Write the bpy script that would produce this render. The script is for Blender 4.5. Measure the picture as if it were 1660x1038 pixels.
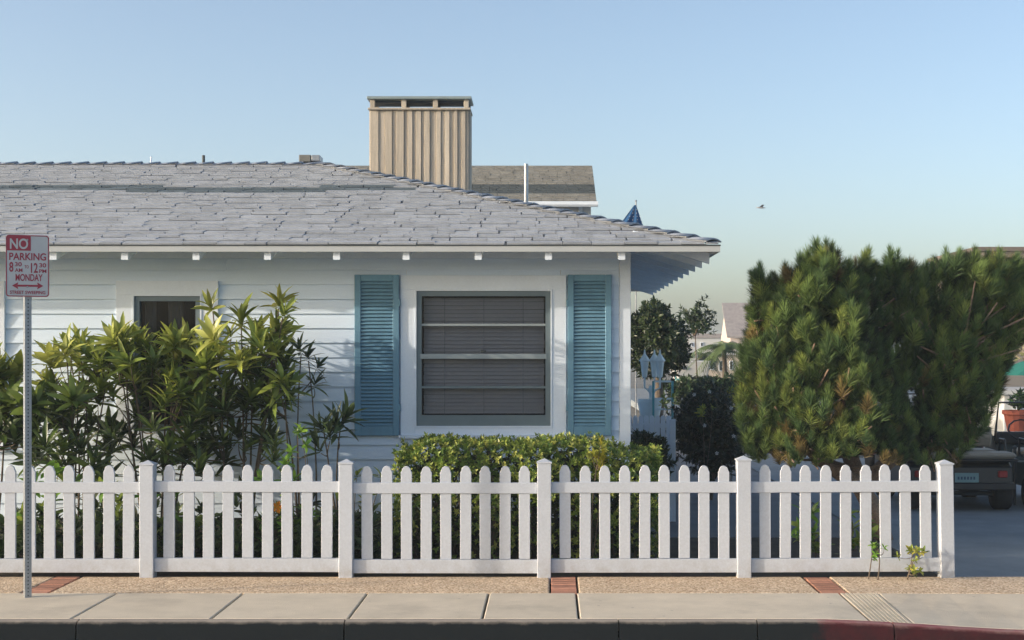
import bpy, bmesh, math, random
import numpy as np
from mathutils import Matrix, Vector
R = math.radians
rnd = random.Random(7)
nrs = np.random.RandomState(11)
for o in list(bpy.data.objects): bpy.data.objects.remove(o)
scene = bpy.context.scene
COL = scene.collection

# ------------------------------------------------------------------ camera, sky, sun, exposure
EYE, FPX, VX, VY, IW, IH = 1.7, 2306.0, 890.0, 573.0, 1660.0, 1038.0
cd = bpy.data.cameras.new('camera'); cam = bpy.data.objects.new('camera', cd); COL.objects.link(cam)
cam.location = (0, 0, EYE); cam.rotation_euler = (R(90), 0, 0)
cd.sensor_width = 36; cd.lens = FPX / IW * 36
cd.shift_x = -(VX - IW / 2) / IW; cd.shift_y = (VY - IH / 2) / IW
cd.clip_start = .1; cd.clip_end = 3000
scene.camera = cam
SUN_EL, SUN_AZ = 10.0, 74.5          # low sun, far round to the left of the street
w = bpy.data.worlds.new('World'); scene.world = w; w.use_nodes = True
nt = w.node_tree; bg = nt.nodes['Background']
sky = nt.nodes.new('ShaderNodeTexSky'); sky.sky_type = 'NISHITA'; sky.sun_disc = False
sky.sun_elevation = R(SUN_EL); sky.sun_rotation = R(180 + SUN_AZ)
sky.air_density = .68; sky.dust_density = 2.7; sky.ozone_density = .6; sky.altitude = 0
nt.links.new(sky.outputs[0], bg.inputs[0]); bg.inputs[1].default_value = .15
sd = bpy.data.lights.new('sun', 'SUN'); so = bpy.data.objects.new('sun', sd); COL.objects.link(so)
sd.energy = 2.2; sd.angle = R(.5); sd.color = (1, .87, .73)
tosun = Vector((-math.sin(R(SUN_AZ)) * math.cos(R(SUN_EL)), -math.cos(R(SUN_AZ)) * math.cos(R(SUN_EL)), math.sin(R(SUN_EL))))
so.rotation_euler = tosun.to_track_quat('Z', 'Y').to_euler(); so.location = (-30, -10, 20)
vs = scene.view_settings; vs.view_transform = 'Standard'; vs.look = 'None'; vs.exposure = 1.1; vs.gamma = 1; vs.use_curve_mapping = False
scene.cycles.max_bounces = 8; scene.cycles.transparent_max_bounces = 12

def X(px, d): return (px - VX) * d / FPX
def Z(py, d): return EYE - (py - VY) * d / FPX
def W(px, py, d): return Vector((X(px, d), d, Z(py, d)))
def sstep(a, b, x):
    t = min(1, max(0, (x - a) / (b - a))); return t * t * (3 - 2 * t)

# ------------------------------------------------------------------ materials
MAT = {}
def mat(name, col, rough=.7, var=.12, scale=6, bump=0., bscale=60, orand=0., spec=.3, metal=0., tint=None, stretch=None, fine=0.):
    m = bpy.data.materials.new(name); m.use_nodes = True; n = m.node_tree; L = n.links
    b = n.nodes['Principled BSDF']; b.inputs['Roughness'].default_value = rough
    b.inputs['Specular IOR Level'].default_value = spec; b.inputs['Metallic'].default_value = metal
    geo = n.nodes.new('ShaderNodeNewGeometry'); mp = n.nodes.new('ShaderNodeMapping')
    if stretch: mp.inputs['Scale'].default_value = stretch
    L.new(geo.outputs['Position'], mp.inputs['Vector'])
    ns = n.nodes.new('ShaderNodeTexNoise'); ns.inputs['Scale'].default_value = scale; ns.inputs['Detail'].default_value = 8; ns.inputs['Roughness'].default_value = .65
    L.new(mp.outputs[0], ns.inputs['Vector'])
    rp = n.nodes.new('ShaderNodeValToRGB'); rp.color_ramp.elements[0].position = .3; rp.color_ramp.elements[1].position = .7
    c2 = tint if tint else tuple(c * (1 - var) for c in col)
    c1 = col if tint else tuple(c * (1 + var) for c in col)
    rp.color_ramp.elements[0].color = (*c2, 1); rp.color_ramp.elements[1].color = (*c1, 1)
    L.new(ns.outputs['Fac'], rp.inputs[0]); out = rp.outputs[0]
    if fine:
        f = n.nodes.new('ShaderNodeTexNoise'); f.inputs['Scale'].default_value = bscale * 2; f.inputs['Detail'].default_value = 3
        L.new(geo.outputs['Position'], f.inputs['Vector'])
        mr = n.nodes.new('ShaderNodeMapRange'); mr.inputs[1].default_value = .35; mr.inputs[2].default_value = .65
        mr.inputs[3].default_value = 1 - fine; mr.inputs[4].default_value = 1 + fine
        L.new(f.outputs['Fac'], mr.inputs[0]); vm = n.nodes.new('ShaderNodeVectorMath'); vm.operation = 'SCALE'
        L.new(out, vm.inputs[0]); L.new(mr.outputs[0], vm.inputs['Scale']); out = vm.outputs[0]
    if orand:
        oi = n.nodes.new('ShaderNodeObjectInfo'); mr = n.nodes.new('ShaderNodeMapRange')
        mr.inputs[3].default_value = 1 - orand; mr.inputs[4].default_value = 1 + orand
        L.new(oi.outputs['Random'], mr.inputs[0]); vm = n.nodes.new('ShaderNodeVectorMath'); vm.operation = 'SCALE'
        L.new(out, vm.inputs[0]); L.new(mr.outputs[0], vm.inputs['Scale']); out = vm.outputs[0]
    L.new(out, b.inputs['Base Color'])
    if bump:
        bn = n.nodes.new('ShaderNodeTexNoise'); bn.inputs['Scale'].default_value = bscale; bn.inputs['Detail'].default_value = 6
        L.new(mp.outputs[0], bn.inputs['Vector'])
        bp = n.nodes.new('ShaderNodeBump'); bp.inputs['Strength'].default_value = bump; bp.inputs['Distance'].default_value = .01
        L.new(bn.outputs['Fac'], bp.inputs['Height']); L.new(bp.outputs[0], b.inputs['Normal'])
    MAT[name] = m; return m

def leafmat(name, rough=.4, trans=.3, spec=.4):
    m = bpy.data.materials.new(name); m.use_nodes = True; n = m.node_tree; L = n.links
    b = n.nodes['Principled BSDF']; b.inputs['Roughness'].default_value = rough; b.inputs['Specular IOR Level'].default_value = spec
    at = n.nodes.new('ShaderNodeAttribute'); at.attribute_name = 'tint'
    oi = n.nodes.new('ShaderNodeObjectInfo'); mr = n.nodes.new('ShaderNodeMapRange'); mr.inputs[3].default_value = .75; mr.inputs[4].default_value = 1.3
    L.new(oi.outputs['Random'], mr.inputs[0]); vm = n.nodes.new('ShaderNodeVectorMath'); vm.operation = 'SCALE'
    L.new(at.outputs['Color'], vm.inputs[0]); L.new(mr.outputs[0], vm.inputs['Scale'])
    L.new(vm.outputs[0], b.inputs['Base Color'])
    t = n.nodes.new('ShaderNodeBsdfTranslucent'); L.new(vm.outputs[0], t.inputs[0])
    mx = n.nodes.new('ShaderNodeMixShader'); mx.inputs[0].default_value = trans
    L.new(b.outputs[0], mx.inputs[1]); L.new(t.outputs[0], mx.inputs[2]); L.new(mx.outputs[0], n.nodes['Material Output'].inputs[0])
    MAT[name] = m; return m

def glassmat(name, tintc=(.8, .8, .81)):
    m = bpy.data.materials.new(name); m.use_nodes = True; n = m.node_tree; L = n.links
    for x in list(n.nodes):
        if x.type == 'BSDF_PRINCIPLED': n.nodes.remove(x)
    tr = n.nodes.new('ShaderNodeBsdfTransparent'); tr.inputs[0].default_value = (*tintc, 1)
    gl = n.nodes.new('ShaderNodeBsdfGlossy'); gl.inputs['Roughness'].default_value = .02
    fr = n.nodes.new('ShaderNodeFresnel'); fr.inputs[0].default_value = 1.28
    mx = n.nodes.new('ShaderNodeMixShader'); L.new(fr.outputs[0], mx.inputs[0]); L.new(tr.outputs[0], mx.inputs[1]); L.new(gl.outputs[0], mx.inputs[2])
    L.new(mx.outputs[0], n.nodes['Material Output'].inputs[0]); MAT[name] = m; return m

mat('white_paint', (.73, .81, .90), .55, .04, 3, .06, 40, fine=.02)
mat('fence_vinyl', (.50, .54, .60), .42, .03, 3, .05, 30, fine=.04, orand=.02)
mat('siding_paint', (.68, .80, .93), .6, .05, 2.5, .12, 50, stretch=(.25, 1, 3), fine=.02, orand=.02)
mat('teal_paint', (.14, .285, .39), .5, .16, 5, .08, 60, stretch=(1, 1, .4), fine=.05)
mat('fascia_paint', (.42, .45, .46), .6, .05, 3)
mat('soffit_paint', (.84, .80, .73), .7, .08, 3)
mat('shingle', (.375, .405, .445), .93, .14, 9, .3, 160, orand=.12, fine=.16)
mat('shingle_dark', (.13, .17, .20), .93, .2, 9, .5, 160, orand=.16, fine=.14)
mat('shingle_mass', (.375, .405, .445), .93, .2, 5, .5, 160, fine=.18)
mat('shingle_far', (.23, .225, .20), .95, .3, 4, .4, 120, fine=.3)
mat('shingle_far_dark', (.07, .085, .09), .95, .2, 4, .3, 120, fine=.3)
mat('roof_felt', (.07, .07, .075), .95)
mat('chimney_wood', (.42, .375, .31), .75, .2, 7, .25, 40, orand=.06, stretch=(6, 6, .35), fine=.06)
mat('chimney_batten', (.45, .40, .325), .75, .2, 7, .25, 40, orand=.14, stretch=(6, 6, .35), fine=.06)
mat('copper_cap', (.26, .32, .32), .5, .15, 8, metal=.2)
mat('dark_blue_metal', (.05, .07, .10), .6)
mat('galvanised', (.34, .36, .38), .35, .15, 20, .05, 80, metal=.6, fine=.06)
mat('dark_metal', (.05, .06, .065), .5)
mat('alu_frame', (.16, .205, .225), .45, .08, 5, metal=.25)
mat('alu_light', (.30, .35, .37), .45, .08, 5, metal=.25)
mat('blind', (.60, .61, .62), .6, .05, 5)
mat('curtain', (.17, .175, .165), .8)
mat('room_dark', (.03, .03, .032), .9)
glassmat('glass')
mat('concrete', (.64, .56, .435), .85, .10, 3.2, .22, 130, fine=.09, orand=.05)
mat('concrete_bed', (.06, .055, .05), .95)
mat('asphalt', (.20, .20, .195), .9, .2, 2, .5, 140, fine=.25)
mat('alley', (.21, .24, .26), .85, .18, 1.2, .3, 90, fine=.12)
mat('foundation', (.07, .065, .06), .95, .3, 6, .4, 50)
mat('patio_stone', (.14, .15, .165), .85, .15, 2, .2, 80, fine=.1)
mat('soil', (.055, .045, .035), .95, .35, 5, .8, 40, fine=.3)
mat('ground', (.16, .15, .13), .95, .25, .3)
mat('brick', (.42, .205, .135), .85, .22, 14, .3, 90, orand=.22, fine=.12)
mat('pine_bark', (.27, .185, .13), .9, .4, 18, .8, 50, fine=.2)
mat('stem_bark', (.12, .095, .07), .85, .3, 25, .3, 60)
mat('stem_grey', (.26, .22, .17), .85, .3, 25, .3, 60)
mat('sign_white', (.46, .49, .51), .35, .05, 8, spec=.5)
mat('sign_red', (.30, .028, .055), .35, .12, 20, spec=.5)
mat('rubber', (.02, .02, .021), .8, .2, 30)
mat('hub', (.35, .36, .37), .35, metal=.6)
mat('cart_black', (.025, .027, .030), .3, .1, 5, spec=.5)
mat('cart_red', (.12, .018, .022), .3, .1, 5, spec=.5)
mat('cart_green', (.03, .05, .05), .3, .1, 5, spec=.5)
mat('seat_beige', (.27, .245, .20), .6, .08, 8, .1, 40)
mat('tail_red', (.35, .03, .03), .3, spec=.5)
mat('plate', (.22, .36, .38), .4)
mat('plate_ink', (.05, .10, .16), .5)
mat('stucco_white', (.55, .56, .55), .9, .06, 2, .2, 60)
mat('stucco_beige', (.48, .41, .33), .9, .08, 1, .2, 60)
mat('stucco_pink', (.56, .48, .43), .9, .08, 1, .2, 60)
mat('roof_brown', (.17, .14, .12), .9, .2, 3)
mat('roof_grey', (.30, .27, .26), .9, .2, 3)
mat('terracotta', (.36, .10, .06), .8, .15, 9)
mat('green_cloth', (.02, .16, .13), .8)
mat('teal_trim', (.10, .34, .36), .5)
mat('pale_teal', (.66, .72, .71), .4)
mat('flag_blue', (.012, .075, .20), .8, .15, 6)
mat('flag_red', (.4, .03, .04), .8)
mat('petal_orange', (.75, .30, .02), .5)
mat('petal_white', (.75, .75, .72), .5)
mat('petal_yellow', (.62, .46, .03), .5)
mat('bird_grey', (.30, .31, .33), .7)
mat('truck_white', (.70, .71, .72), .4)
leafmat('leaf', .36, .34); leafmat('leaf_small', .38, .25); leafmat('needle', .5, .15, .25)

def dirty(name, zlim=.16):
    m = MAT[name]; n = m.node_tree; L = n.links; b = n.nodes['Principled BSDF']; src = b.inputs['Base Color'].links[0].from_socket
    geo = n.nodes.new('ShaderNodeNewGeometry'); sp = n.nodes.new('ShaderNodeSeparateXYZ'); L.new(geo.outputs['Position'], sp.inputs[0])
    ns = n.nodes.new('ShaderNodeTexNoise'); ns.inputs['Scale'].default_value = 14; ns.inputs['Detail'].default_value = 8; ns.inputs['Roughness'].default_value = .75; L.new(geo.outputs['Position'], ns.inputs['Vector'])
    a = n.nodes.new('ShaderNodeMapRange'); a.inputs[1].default_value = zlim; a.inputs[2].default_value = 0; L.new(sp.outputs[2], a.inputs[0])
    c = n.nodes.new('ShaderNodeMapRange'); c.inputs[1].default_value = .38; c.inputs[2].default_value = .68; L.new(ns.outputs['Fac'], c.inputs[0])
    f = n.nodes.new('ShaderNodeMath'); f.operation = 'MULTIPLY_ADD'; f.inputs[1].default_value = .55; f.inputs[2].default_value = .05; L.new(a.outputs[0], f.inputs[0])
    g = n.nodes.new('ShaderNodeMath'); g.operation = 'MULTIPLY'; L.new(f.outputs[0], g.inputs[0]); L.new(c.outputs[0], g.inputs[1])
    mx = n.nodes.new('ShaderNodeMixRGB'); L.new(g.outputs[0], mx.inputs[0]); L.new(src, mx.inputs[1]); mx.inputs[2].default_value = (.28, .25, .21, 1); L.new(mx.outputs[0], b.inputs['Base Color'])
dirty('fence_vinyl')
def spotted(name, dark=(.30, .26, .21)):     # old stains and spots on the slabs
    m = MAT[name]; n = m.node_tree; L = n.links; b = n.nodes['Principled BSDF']; src = b.inputs['Base Color'].links[0].from_socket
    geo = n.nodes.new('ShaderNodeNewGeometry')
    big = n.nodes.new('ShaderNodeTexNoise'); big.inputs['Scale'].default_value = 1.3; big.inputs['Detail'].default_value = 10; big.inputs['Roughness'].default_value = .7; L.new(geo.outputs['Position'], big.inputs['Vector'])
    c = n.nodes.new('ShaderNodeMapRange'); c.inputs[1].default_value = .52; c.inputs[2].default_value = .78; c.inputs[4].default_value = .55; L.new(big.outputs['Fac'], c.inputs[0])
    v = n.nodes.new('ShaderNodeTexVoronoi'); v.inputs['Scale'].default_value = 5.5; L.new(geo.outputs['Position'], v.inputs['Vector'])
    k = n.nodes.new('ShaderNodeMapRange'); k.inputs[1].default_value = .075; k.inputs[2].default_value = .05; k.inputs[4].default_value = .55; L.new(v.outputs['Distance'], k.inputs[0])
    mxm = n.nodes.new('ShaderNodeMath'); mxm.operation = 'MAXIMUM'; L.new(c.outputs[0], mxm.inputs[0]); L.new(k.outputs[0], mxm.inputs[1])
    mx = n.nodes.new('ShaderNodeMixRGB'); L.new(mxm.outputs[0], mx.inputs[0]); L.new(src, mx.inputs[1]); mx.inputs[2].default_value = (*dark, 1); L.new(mx.outputs[0], b.inputs['Base Color'])
spotted('concrete')
# exposed aggregate: pebbles in a cement matrix
def aggregate():
    m = bpy.data.materials.new('aggregate'); m.use_nodes = True; n = m.node_tree; L = n.links; b = n.nodes['Principled BSDF']
    b.inputs['Roughness'].default_value = .9
    geo = n.nodes.new('ShaderNodeNewGeometry'); v = n.nodes.new('ShaderNodeTexVoronoi'); v.inputs['Scale'].default_value = 75
    L.new(geo.outputs['Position'], v.inputs['Vector'])
    hs = n.nodes.new('ShaderNodeSeparateColor'); L.new(v.outputs['Color'], hs.inputs[0])
    rp = n.nodes.new('ShaderNodeValToRGB'); e = rp.color_ramp.elements
    e[0].color = (.34, .22, .13, 1); e[1].color = (.82, .68, .50, 1); x = e.new(.4); x.color = (.58, .42, .27, 1); x = e.new(.7); x.color = (.68, .52, .35, 1)
    L.new(hs.outputs[0], rp.inputs[0])
    ns = n.nodes.new('ShaderNodeTexNoise'); ns.inputs['Scale'].default_value = 3; ns.inputs['Detail'].default_value = 5
    L.new(geo.outputs['Position'], ns.inputs['Vector']); mr = n.nodes.new('ShaderNodeMapRange'); mr.inputs[3].default_value = .8; mr.inputs[4].default_value = 1.2
    L.new(ns.outputs['Fac'], mr.inputs[0]); vm = n.nodes.new('ShaderNodeVectorMath'); vm.operation = 'SCALE'
    L.new(rp.outputs[0], vm.inputs[0]); L.new(mr.outputs[0], vm.inputs['Scale']); L.new(vm.outputs[0], b.inputs['Base Color'])
    bp = n.nodes.new('ShaderNodeBump'); bp.invert = True; bp.inputs['Strength'].default_value = .6; bp.inputs['Distance'].default_value = .006
    L.new(v.outputs['Distance'], bp.inputs['Height']); L.new(bp.outputs[0], b.inputs['Normal']); MAT['aggregate'] = m
aggregate()
# kerb: stained concrete, shade painted dark on its face, worn red paint from x = 1.76 on
Y_KF_ = 9.02
def kerbmat():
    m = bpy.data.materials.new('kerb'); m.use_nodes = True; n = m.node_tree; L = n.links; b = n.nodes['Principled BSDF']
    b.inputs['Roughness'].default_value = .95; b.inputs['Specular IOR Level'].default_value = .05
    geo = n.nodes.new('ShaderNodeNewGeometry'); sp = n.nodes.new('ShaderNodeSeparateXYZ'); L.new(geo.outputs['Position'], sp.inputs[0])
    ns = n.nodes.new('ShaderNodeTexNoise'); ns.inputs['Scale'].default_value = 9; ns.inputs['Detail'].default_value = 9; ns.inputs['Roughness'].default_value = .7
    L.new(geo.outputs['Position'], ns.inputs['Vector'])
    rp = n.nodes.new('ShaderNodeValToRGB'); rp.color_ramp.elements[0].color = (.26, .23, .20, 1); rp.color_ramp.elements[1].color = (.42, .37, .31, 1)
    L.new(ns.outputs['Fac'], rp.inputs[0])
    ad = n.nodes.new('ShaderNodeMath'); ad.operation = 'MULTIPLY_ADD'; ad.inputs[1].default_value = .5; L.new(ns.outputs['Fac'], ad.inputs[0]); L.new(sp.outputs[0], ad.inputs[2])
    mk = n.nodes.new('ShaderNodeMapRange'); mk.inputs[1].default_value = 1.93; mk.inputs[2].default_value = 2.02; L.new(ad.outputs[0], mk.inputs[0])
    wear = n.nodes.new('ShaderNodeMapRange'); wear.inputs[1].default_value = .35; wear.inputs[2].default_value = .6; wear.inputs[3].default_value = .9; wear.inputs[4].default_value = .55; L.new(ns.outputs['Fac'], wear.inputs[0])
    mu = n.nodes.new('ShaderNodeMath'); mu.operation = 'MULTIPLY'; L.new(mk.outputs[0], mu.inputs[0]); L.new(wear.outputs[0], mu.inputs[1])
    mx = n.nodes.new('ShaderNodeMixRGB'); L.new(mu.outputs[0], mx.inputs[0]); L.new(rp.outputs[0], mx.inputs[1]); mx.inputs[2].default_value = (.33, .10, .11, 1)
    # shade painted near-black into the face colour below the worn nose
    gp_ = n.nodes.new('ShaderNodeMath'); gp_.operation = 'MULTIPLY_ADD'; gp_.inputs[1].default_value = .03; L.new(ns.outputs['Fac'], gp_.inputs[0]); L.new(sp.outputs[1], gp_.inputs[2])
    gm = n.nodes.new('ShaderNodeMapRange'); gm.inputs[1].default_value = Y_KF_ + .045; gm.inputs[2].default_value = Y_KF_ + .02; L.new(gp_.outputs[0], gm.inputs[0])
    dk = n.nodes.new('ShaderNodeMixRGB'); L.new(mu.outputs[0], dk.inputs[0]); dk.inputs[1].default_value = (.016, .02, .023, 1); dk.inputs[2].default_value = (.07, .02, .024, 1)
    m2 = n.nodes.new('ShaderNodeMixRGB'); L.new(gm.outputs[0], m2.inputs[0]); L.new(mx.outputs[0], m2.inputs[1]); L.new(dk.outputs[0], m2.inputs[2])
    L.new(m2.outputs[0], b.inputs['Base Color'])
    bp = n.nodes.new('ShaderNodeBump'); bp.inputs['Strength'].default_value = .3; bp.inputs['Distance'].default_value = .01
    L.new(ns.outputs['Fac'], bp.inputs['Height']); L.new(bp.outputs[0], b.inputs['Normal']); MAT['kerb'] = m
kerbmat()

# ------------------------------------------------------------------ mesh helpers
class MB:
    def __init__(s): s.v = []; s.f = []
    def add(s, vs, fs):
        k = len(s.v); s.v += [tuple(p) for p in vs]; s.f += [tuple(i + k for i in f) for f in fs]; return s
    def hexa(s, p):      # 8 points: bottom ring then top ring
        return s.add(p, [(3, 2, 1, 0), (4, 5, 6, 7), (0, 1, 5, 4), (1, 2, 6, 5), (2, 3, 7, 6), (3, 0, 4, 7)])
    def box(s, x0, x1, y0, y1, z0, z1):
        return s.hexa([(x0, y0, z0), (x1, y0, z0), (x1, y1, z0), (x0, y1, z0), (x0, y0, z1), (x1, y0, z1), (x1, y1, z1), (x0, y1, z1)])
    def tube(s, pts, rad, n=6, cap=True):
        pts = [Vector(p) for p in pts]; rad = rad if isinstance(rad, (list, tuple)) else [rad] * len(pts)
        k = len(s.v); up = None
        for i, p in enumerate(pts):
            t = (pts[min(i + 1, len(pts) - 1)] - pts[max(i - 1, 0)]).normalized()
            if up is None: up = Vector((1, 0, 0)) if abs(t.x) < .8 else Vector((0, 1, 0))
            a = t.cross(up).normalized(); up = a.cross(t).normalized()
            for j in range(n):
                q = p + (a * math.cos(2 * math.pi * j / n) + up * math.sin(2 * math.pi * j / n)) * rad[i]; s.v.append(tuple(q))
        for i in range(len(pts) - 1):
            for j in range(n): s.f.append((k + i * n + j, k + i * n + (j + 1) % n, k + (i + 1) * n + (j + 1) % n, k + (i + 1) * n + j))
        if cap: s.f.append(tuple(k + j for j in range(n))[::-1]); s.f.append(tuple(k + (len(pts) - 1) * n + j for j in range(n)))
        return s
    def lathe(s, prof, c=(0, 0, 0), n=16):
        k = len(s.v)
        for r, z in prof:
            for j in range(n): s.v.append((c[0] + r * math.cos(2 * math.pi * j / n), c[1] + r * math.sin(2 * math.pi * j / n), c[2] + z))
        for i in range(len(prof) - 1):
            for j in range(n): s.f.append((k + i * n + j, k + i * n + (j + 1) % n, k + (i + 1) * n + (j + 1) % n, k + (i + 1) * n + j))
        s.f.append(tuple(k + j for j in range(n))[::-1]); s.f.append(tuple(k + (len(prof) - 1) * n + j for j in range(n))); return s
    def prism(s, poly, ax, a0, a1):     # polygon in the two other axes, extruded along ax
        def P(u, v, a): return {0: (a, u, v), 1: (u, a, v), 2: (u, v, a)}[ax]
        n = len(poly); return s.add([P(u, v, a0) for u, v in poly] + [P(u, v, a1) for u, v in poly],
            [tuple(range(n))[::-1], tuple(range(n, 2 * n))] + [(i, (i + 1) % n, n + (i + 1) % n, n + i) for i in range(n)])
    def mesh(s, name, m, smooth=False, bevel=0., fix=True):
        me = bpy.data.meshes.new(name); me.from_pydata(s.v, [], s.f)
        if fix or bevel:
            b = bmesh.new(); b.from_mesh(me)
            if bevel: bmesh.ops.bevel(b, geom=list(b.edges), offset=bevel, segments=1, affect='EDGES', clamp_overlap=True)
            bmesh.ops.recalc_face_normals(b, faces=b.faces); b.to_mesh(me); b.free()
        me.materials.append(MAT[m]); me.update()
        if smooth: me.polygons.foreach_set('use_smooth', [True] * len(me.polygons))
        return me

WM = {}
def link(o, parent, M, local=False):
    COL.objects.link(o)
    if parent is not None:
        o.parent = parent
        if not local: o.matrix_parent_inverse = WM[parent].inverted()
    o.matrix_basis = M
    WM[o] = (WM[parent] @ M) if (local and parent is not None) else M
    return o
def place(name, me, parent=None, loc=(0, 0, 0), rot=None, scale=None, local=False):
    M = Matrix.Translation(Vector(loc))
    if rot is not None: M = M @ (rot if isinstance(rot, Matrix) else Matrix.Rotation(rot[2], 4, 'Z') @ Matrix.Rotation(rot[1], 4, 'Y') @ Matrix.Rotation(rot[0], 4, 'X'))
    if scale is not None: M = M @ Matrix.Diagonal((*scale, 1))
    return link(bpy.data.objects.new(name, me), parent, M, local)
def tag(o, label=None, cat=None, group=None, kind=None):
    if label: o['label'] = label
    if cat: o['category'] = cat
    if group: o['group'] = group
    if kind: o['kind'] = kind
    return o
def thing(name, loc, label, cat, group=None):
    return tag(place(name, None, None, loc), label, cat, group)
def part(name, mb, m, parent=None, bevel=0., smooth=False, local=False, loc=(0, 0, 0), rot=None):
    # recentre the mesh on its own middle so that each piece has its own origin
    v = np.array(mb.v); c = (v.min(0) + v.max(0)) / 2; mb.v = [tuple(p) for p in (v - c)]
    return place(name, mb.mesh(name, m, smooth, bevel), parent, tuple(Vector(loc) + Vector(c)) if rot is None else loc, rot, local=local)
def struct(name, mb, m, parent=None, **k):
    o = part(name, mb, m, parent, **k)
    if parent is None: o['kind'] = 'structure'
    return o

def fast_mesh(name, verts, faces_tri, tint, m, smooth=False):
    """numpy mesh of triangles/quads (faces: (n,k)) with a per-vertex colour attribute"""
    me = bpy.data.meshes.new(name); nv = len(verts); nf, k = faces_tri.shape
    me.vertices.add(nv); me.vertices.foreach_set('co', verts.astype(np.float32).ravel())
    me.loops.add(nf * k); me.loops.foreach_set('vertex_index', faces_tri.astype(np.int32).ravel())
    me.polygons.add(nf); me.polygons.foreach_set('loop_start', np.arange(0, nf * k, k, dtype=np.int32))
    if smooth: me.polygons.foreach_set('use_smooth', np.ones(nf, dtype=bool))
    me.update(calc_edges=True)
    a = me.attributes.new('tint', 'FLOAT_COLOR', 'POINT')
    a.data.foreach_set('color', np.c_[tint, np.ones(nv)].astype(np.float32).ravel())
    me.materials.append(MAT[m]); return me

def scatter(name, tv, tf, mats, tints, m, tipw=None, tipc=None, smooth=False):
    """copies of a template (tv verts, tf faces) under 4x4 matrices, one tint each"""
    mats = np.asarray(mats); n = len(mats); k = len(tv)
    hv = np.c_[tv, np.ones(k)]
    V = np.einsum('nij,kj->nki', mats, hv)[:, :, :3].reshape(-1, 3)
    F = (tf[None] + (np.arange(n) * k)[:, None, None]).reshape(-1, tf.shape[1])
    T = np.repeat(np.asarray(tints)[:, None, :], k, 1)
    if tipw is not None: T = T * (1 + (tipc[None, None, :] - 1) * tipw[None, :, None])
    return fast_mesh(name, V, F, T.reshape(-1, 3), m, smooth)

def leaf_template(width=.24, curl=.25, fold=.12, segs=4, base=.12):
    """leaf along +Y, length 1, upper side +Z"""
    v = []; ws = []
    for i in range(segs + 1):
        t = i / segs; wd = width / 2 * (base + (1 - base) * math.sin(math.pi * min(1, t * .92 + .08)) ** .8) if i < segs else .01
        z = -curl * t * t; v += [(-wd, t, z + fold * wd * 2), (0, t, z), (wd, t, z + fold * wd * 2)]; ws += [t] * 3
    f = []
    for i in range(segs):
        a = i * 3; f += [(a, a + 1, a + 4, a + 3), (a + 1, a + 2, a + 5, a + 4)]
    return np.array(v), np.array(f), np.array(ws)
def frame(pos, d, nrm, L, wscale=1.):
    """4x4: local Y -> d, local Z ~ nrm"""
    d = d / np.linalg.norm(d); x = np.cross(d, nrm); nx = np.linalg.norm(x)
    if nx < 1e-4: x = np.cross(d, np.array([1., .2, .1])); nx = np.linalg.norm(x)
    x /= nx; z = np.cross(x, d); M = np.eye(4); M[:3, 0] = x * L * wscale; M[:3, 1] = d * L; M[:3, 2] = z * L; M[:3, 3] = pos; return M
def unit(v): return v / (np.linalg.norm(v) + 1e-9)
def whorl(pos, axis, n, L, e0=25, e1=85, r=None, wscale=1.):
    r = r or nrs; A = unit(np.array(axis, float)); u = unit(np.cross(A, [.3, .9, .1])); v = np.cross(A, u); out = []
    ph = r.rand() * 6.28
    for i in range(n):
        t = (i + r.rand() * .6) / n; e = R(e0 + (e1 - e0) * t); a = ph + i * 2.39996 + r.randn() * .2
        rad = u * math.cos(a) + v * math.sin(a); d = A * math.cos(e) + rad * math.sin(e)
        nn = A * math.sin(e) - rad * math.cos(e) + r.randn(3) * .25
        out.append(frame(np.array(pos) + A * (1 - t) * L * .3 + d * .02 * L, d, nn, L * (.7 + .45 * r.rand()), wscale))
    return out

# ------------------------------------------------------------------ ground, street, pavement
Y_KF, Y_KB, Y_SB, Y_FN, Y_WALL, Y_EAVE = 9.02, 9.117, 10.09, 10.77, 12.66, 11.95
HXR = X(1020, Y_WALL)
def gz(x, y): return -.075 * sstep(1.6, 3.3, x) * sstep(10.2, 9.2, y)
struct('ground', MB().box(-600, 600, -300, 1500, -.6, -.30), 'ground')
struct('road', MB().box(-80, 80, -3, Y_KF + .02, -.25, -.155), 'asphalt')
yard = struct('garden_bed', MB().box(-16, 3.0, Y_FN + .04, 30, -.25, -.012), 'soil')
alley = struct('side_street', MB().box(3.06, 26, Y_SB + .62, 70, -.25, -.03), 'alley')
struct('patio', MB().box(HXR + .25, 2.99, 13.2, 30, -.25, -.006), 'patio_stone')
kerb = struct('kerb', MB().box(-12, 8, Y_KF + .015, Y_KB - .01, -.26, -.10), 'concrete_bed')
def strip(xs, prof):   # sweep a (y, z) profile along x following the ground
    mb = MB(); n = len(prof)
    for x in xs: mb.v += [(x, y, z + gz(x, y)) for y, z in prof]
    for i in range(len(xs) - 1):
        for j in range(n): mb.f.append((i * n + j, i * n + (j + 1) % n, (i + 1) * n + (j + 1) % n, (i + 1) * n + j))
    mb.f.append(tuple(range(n))); mb.f.append(tuple(range((len(xs) - 1) * n, len(xs) * n))[::-1]); return mb
kp = [(Y_KB, -.2), (Y_KB, -.006), (Y_KB - .008, 0), (Y_KF + .035, -.002), (Y_KF + .014, -.008), (Y_KF + .003, -.022), (Y_KF, -.04), (Y_KF - .012, -.2)]
kj = [-9, -6.6, -4.4, -3.0, -1.3, .442, 1.322, 2.19, 3.1, 4.2, 6]
for a, b in zip(kj[:-1], kj[1:]):
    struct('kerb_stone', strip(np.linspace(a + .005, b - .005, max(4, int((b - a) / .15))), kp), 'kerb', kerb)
pave = struct('pavement', MB().box(-12, 8, Y_KB + .004, Y_SB - .004, -.25, -.095), 'concrete_bed')
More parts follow.
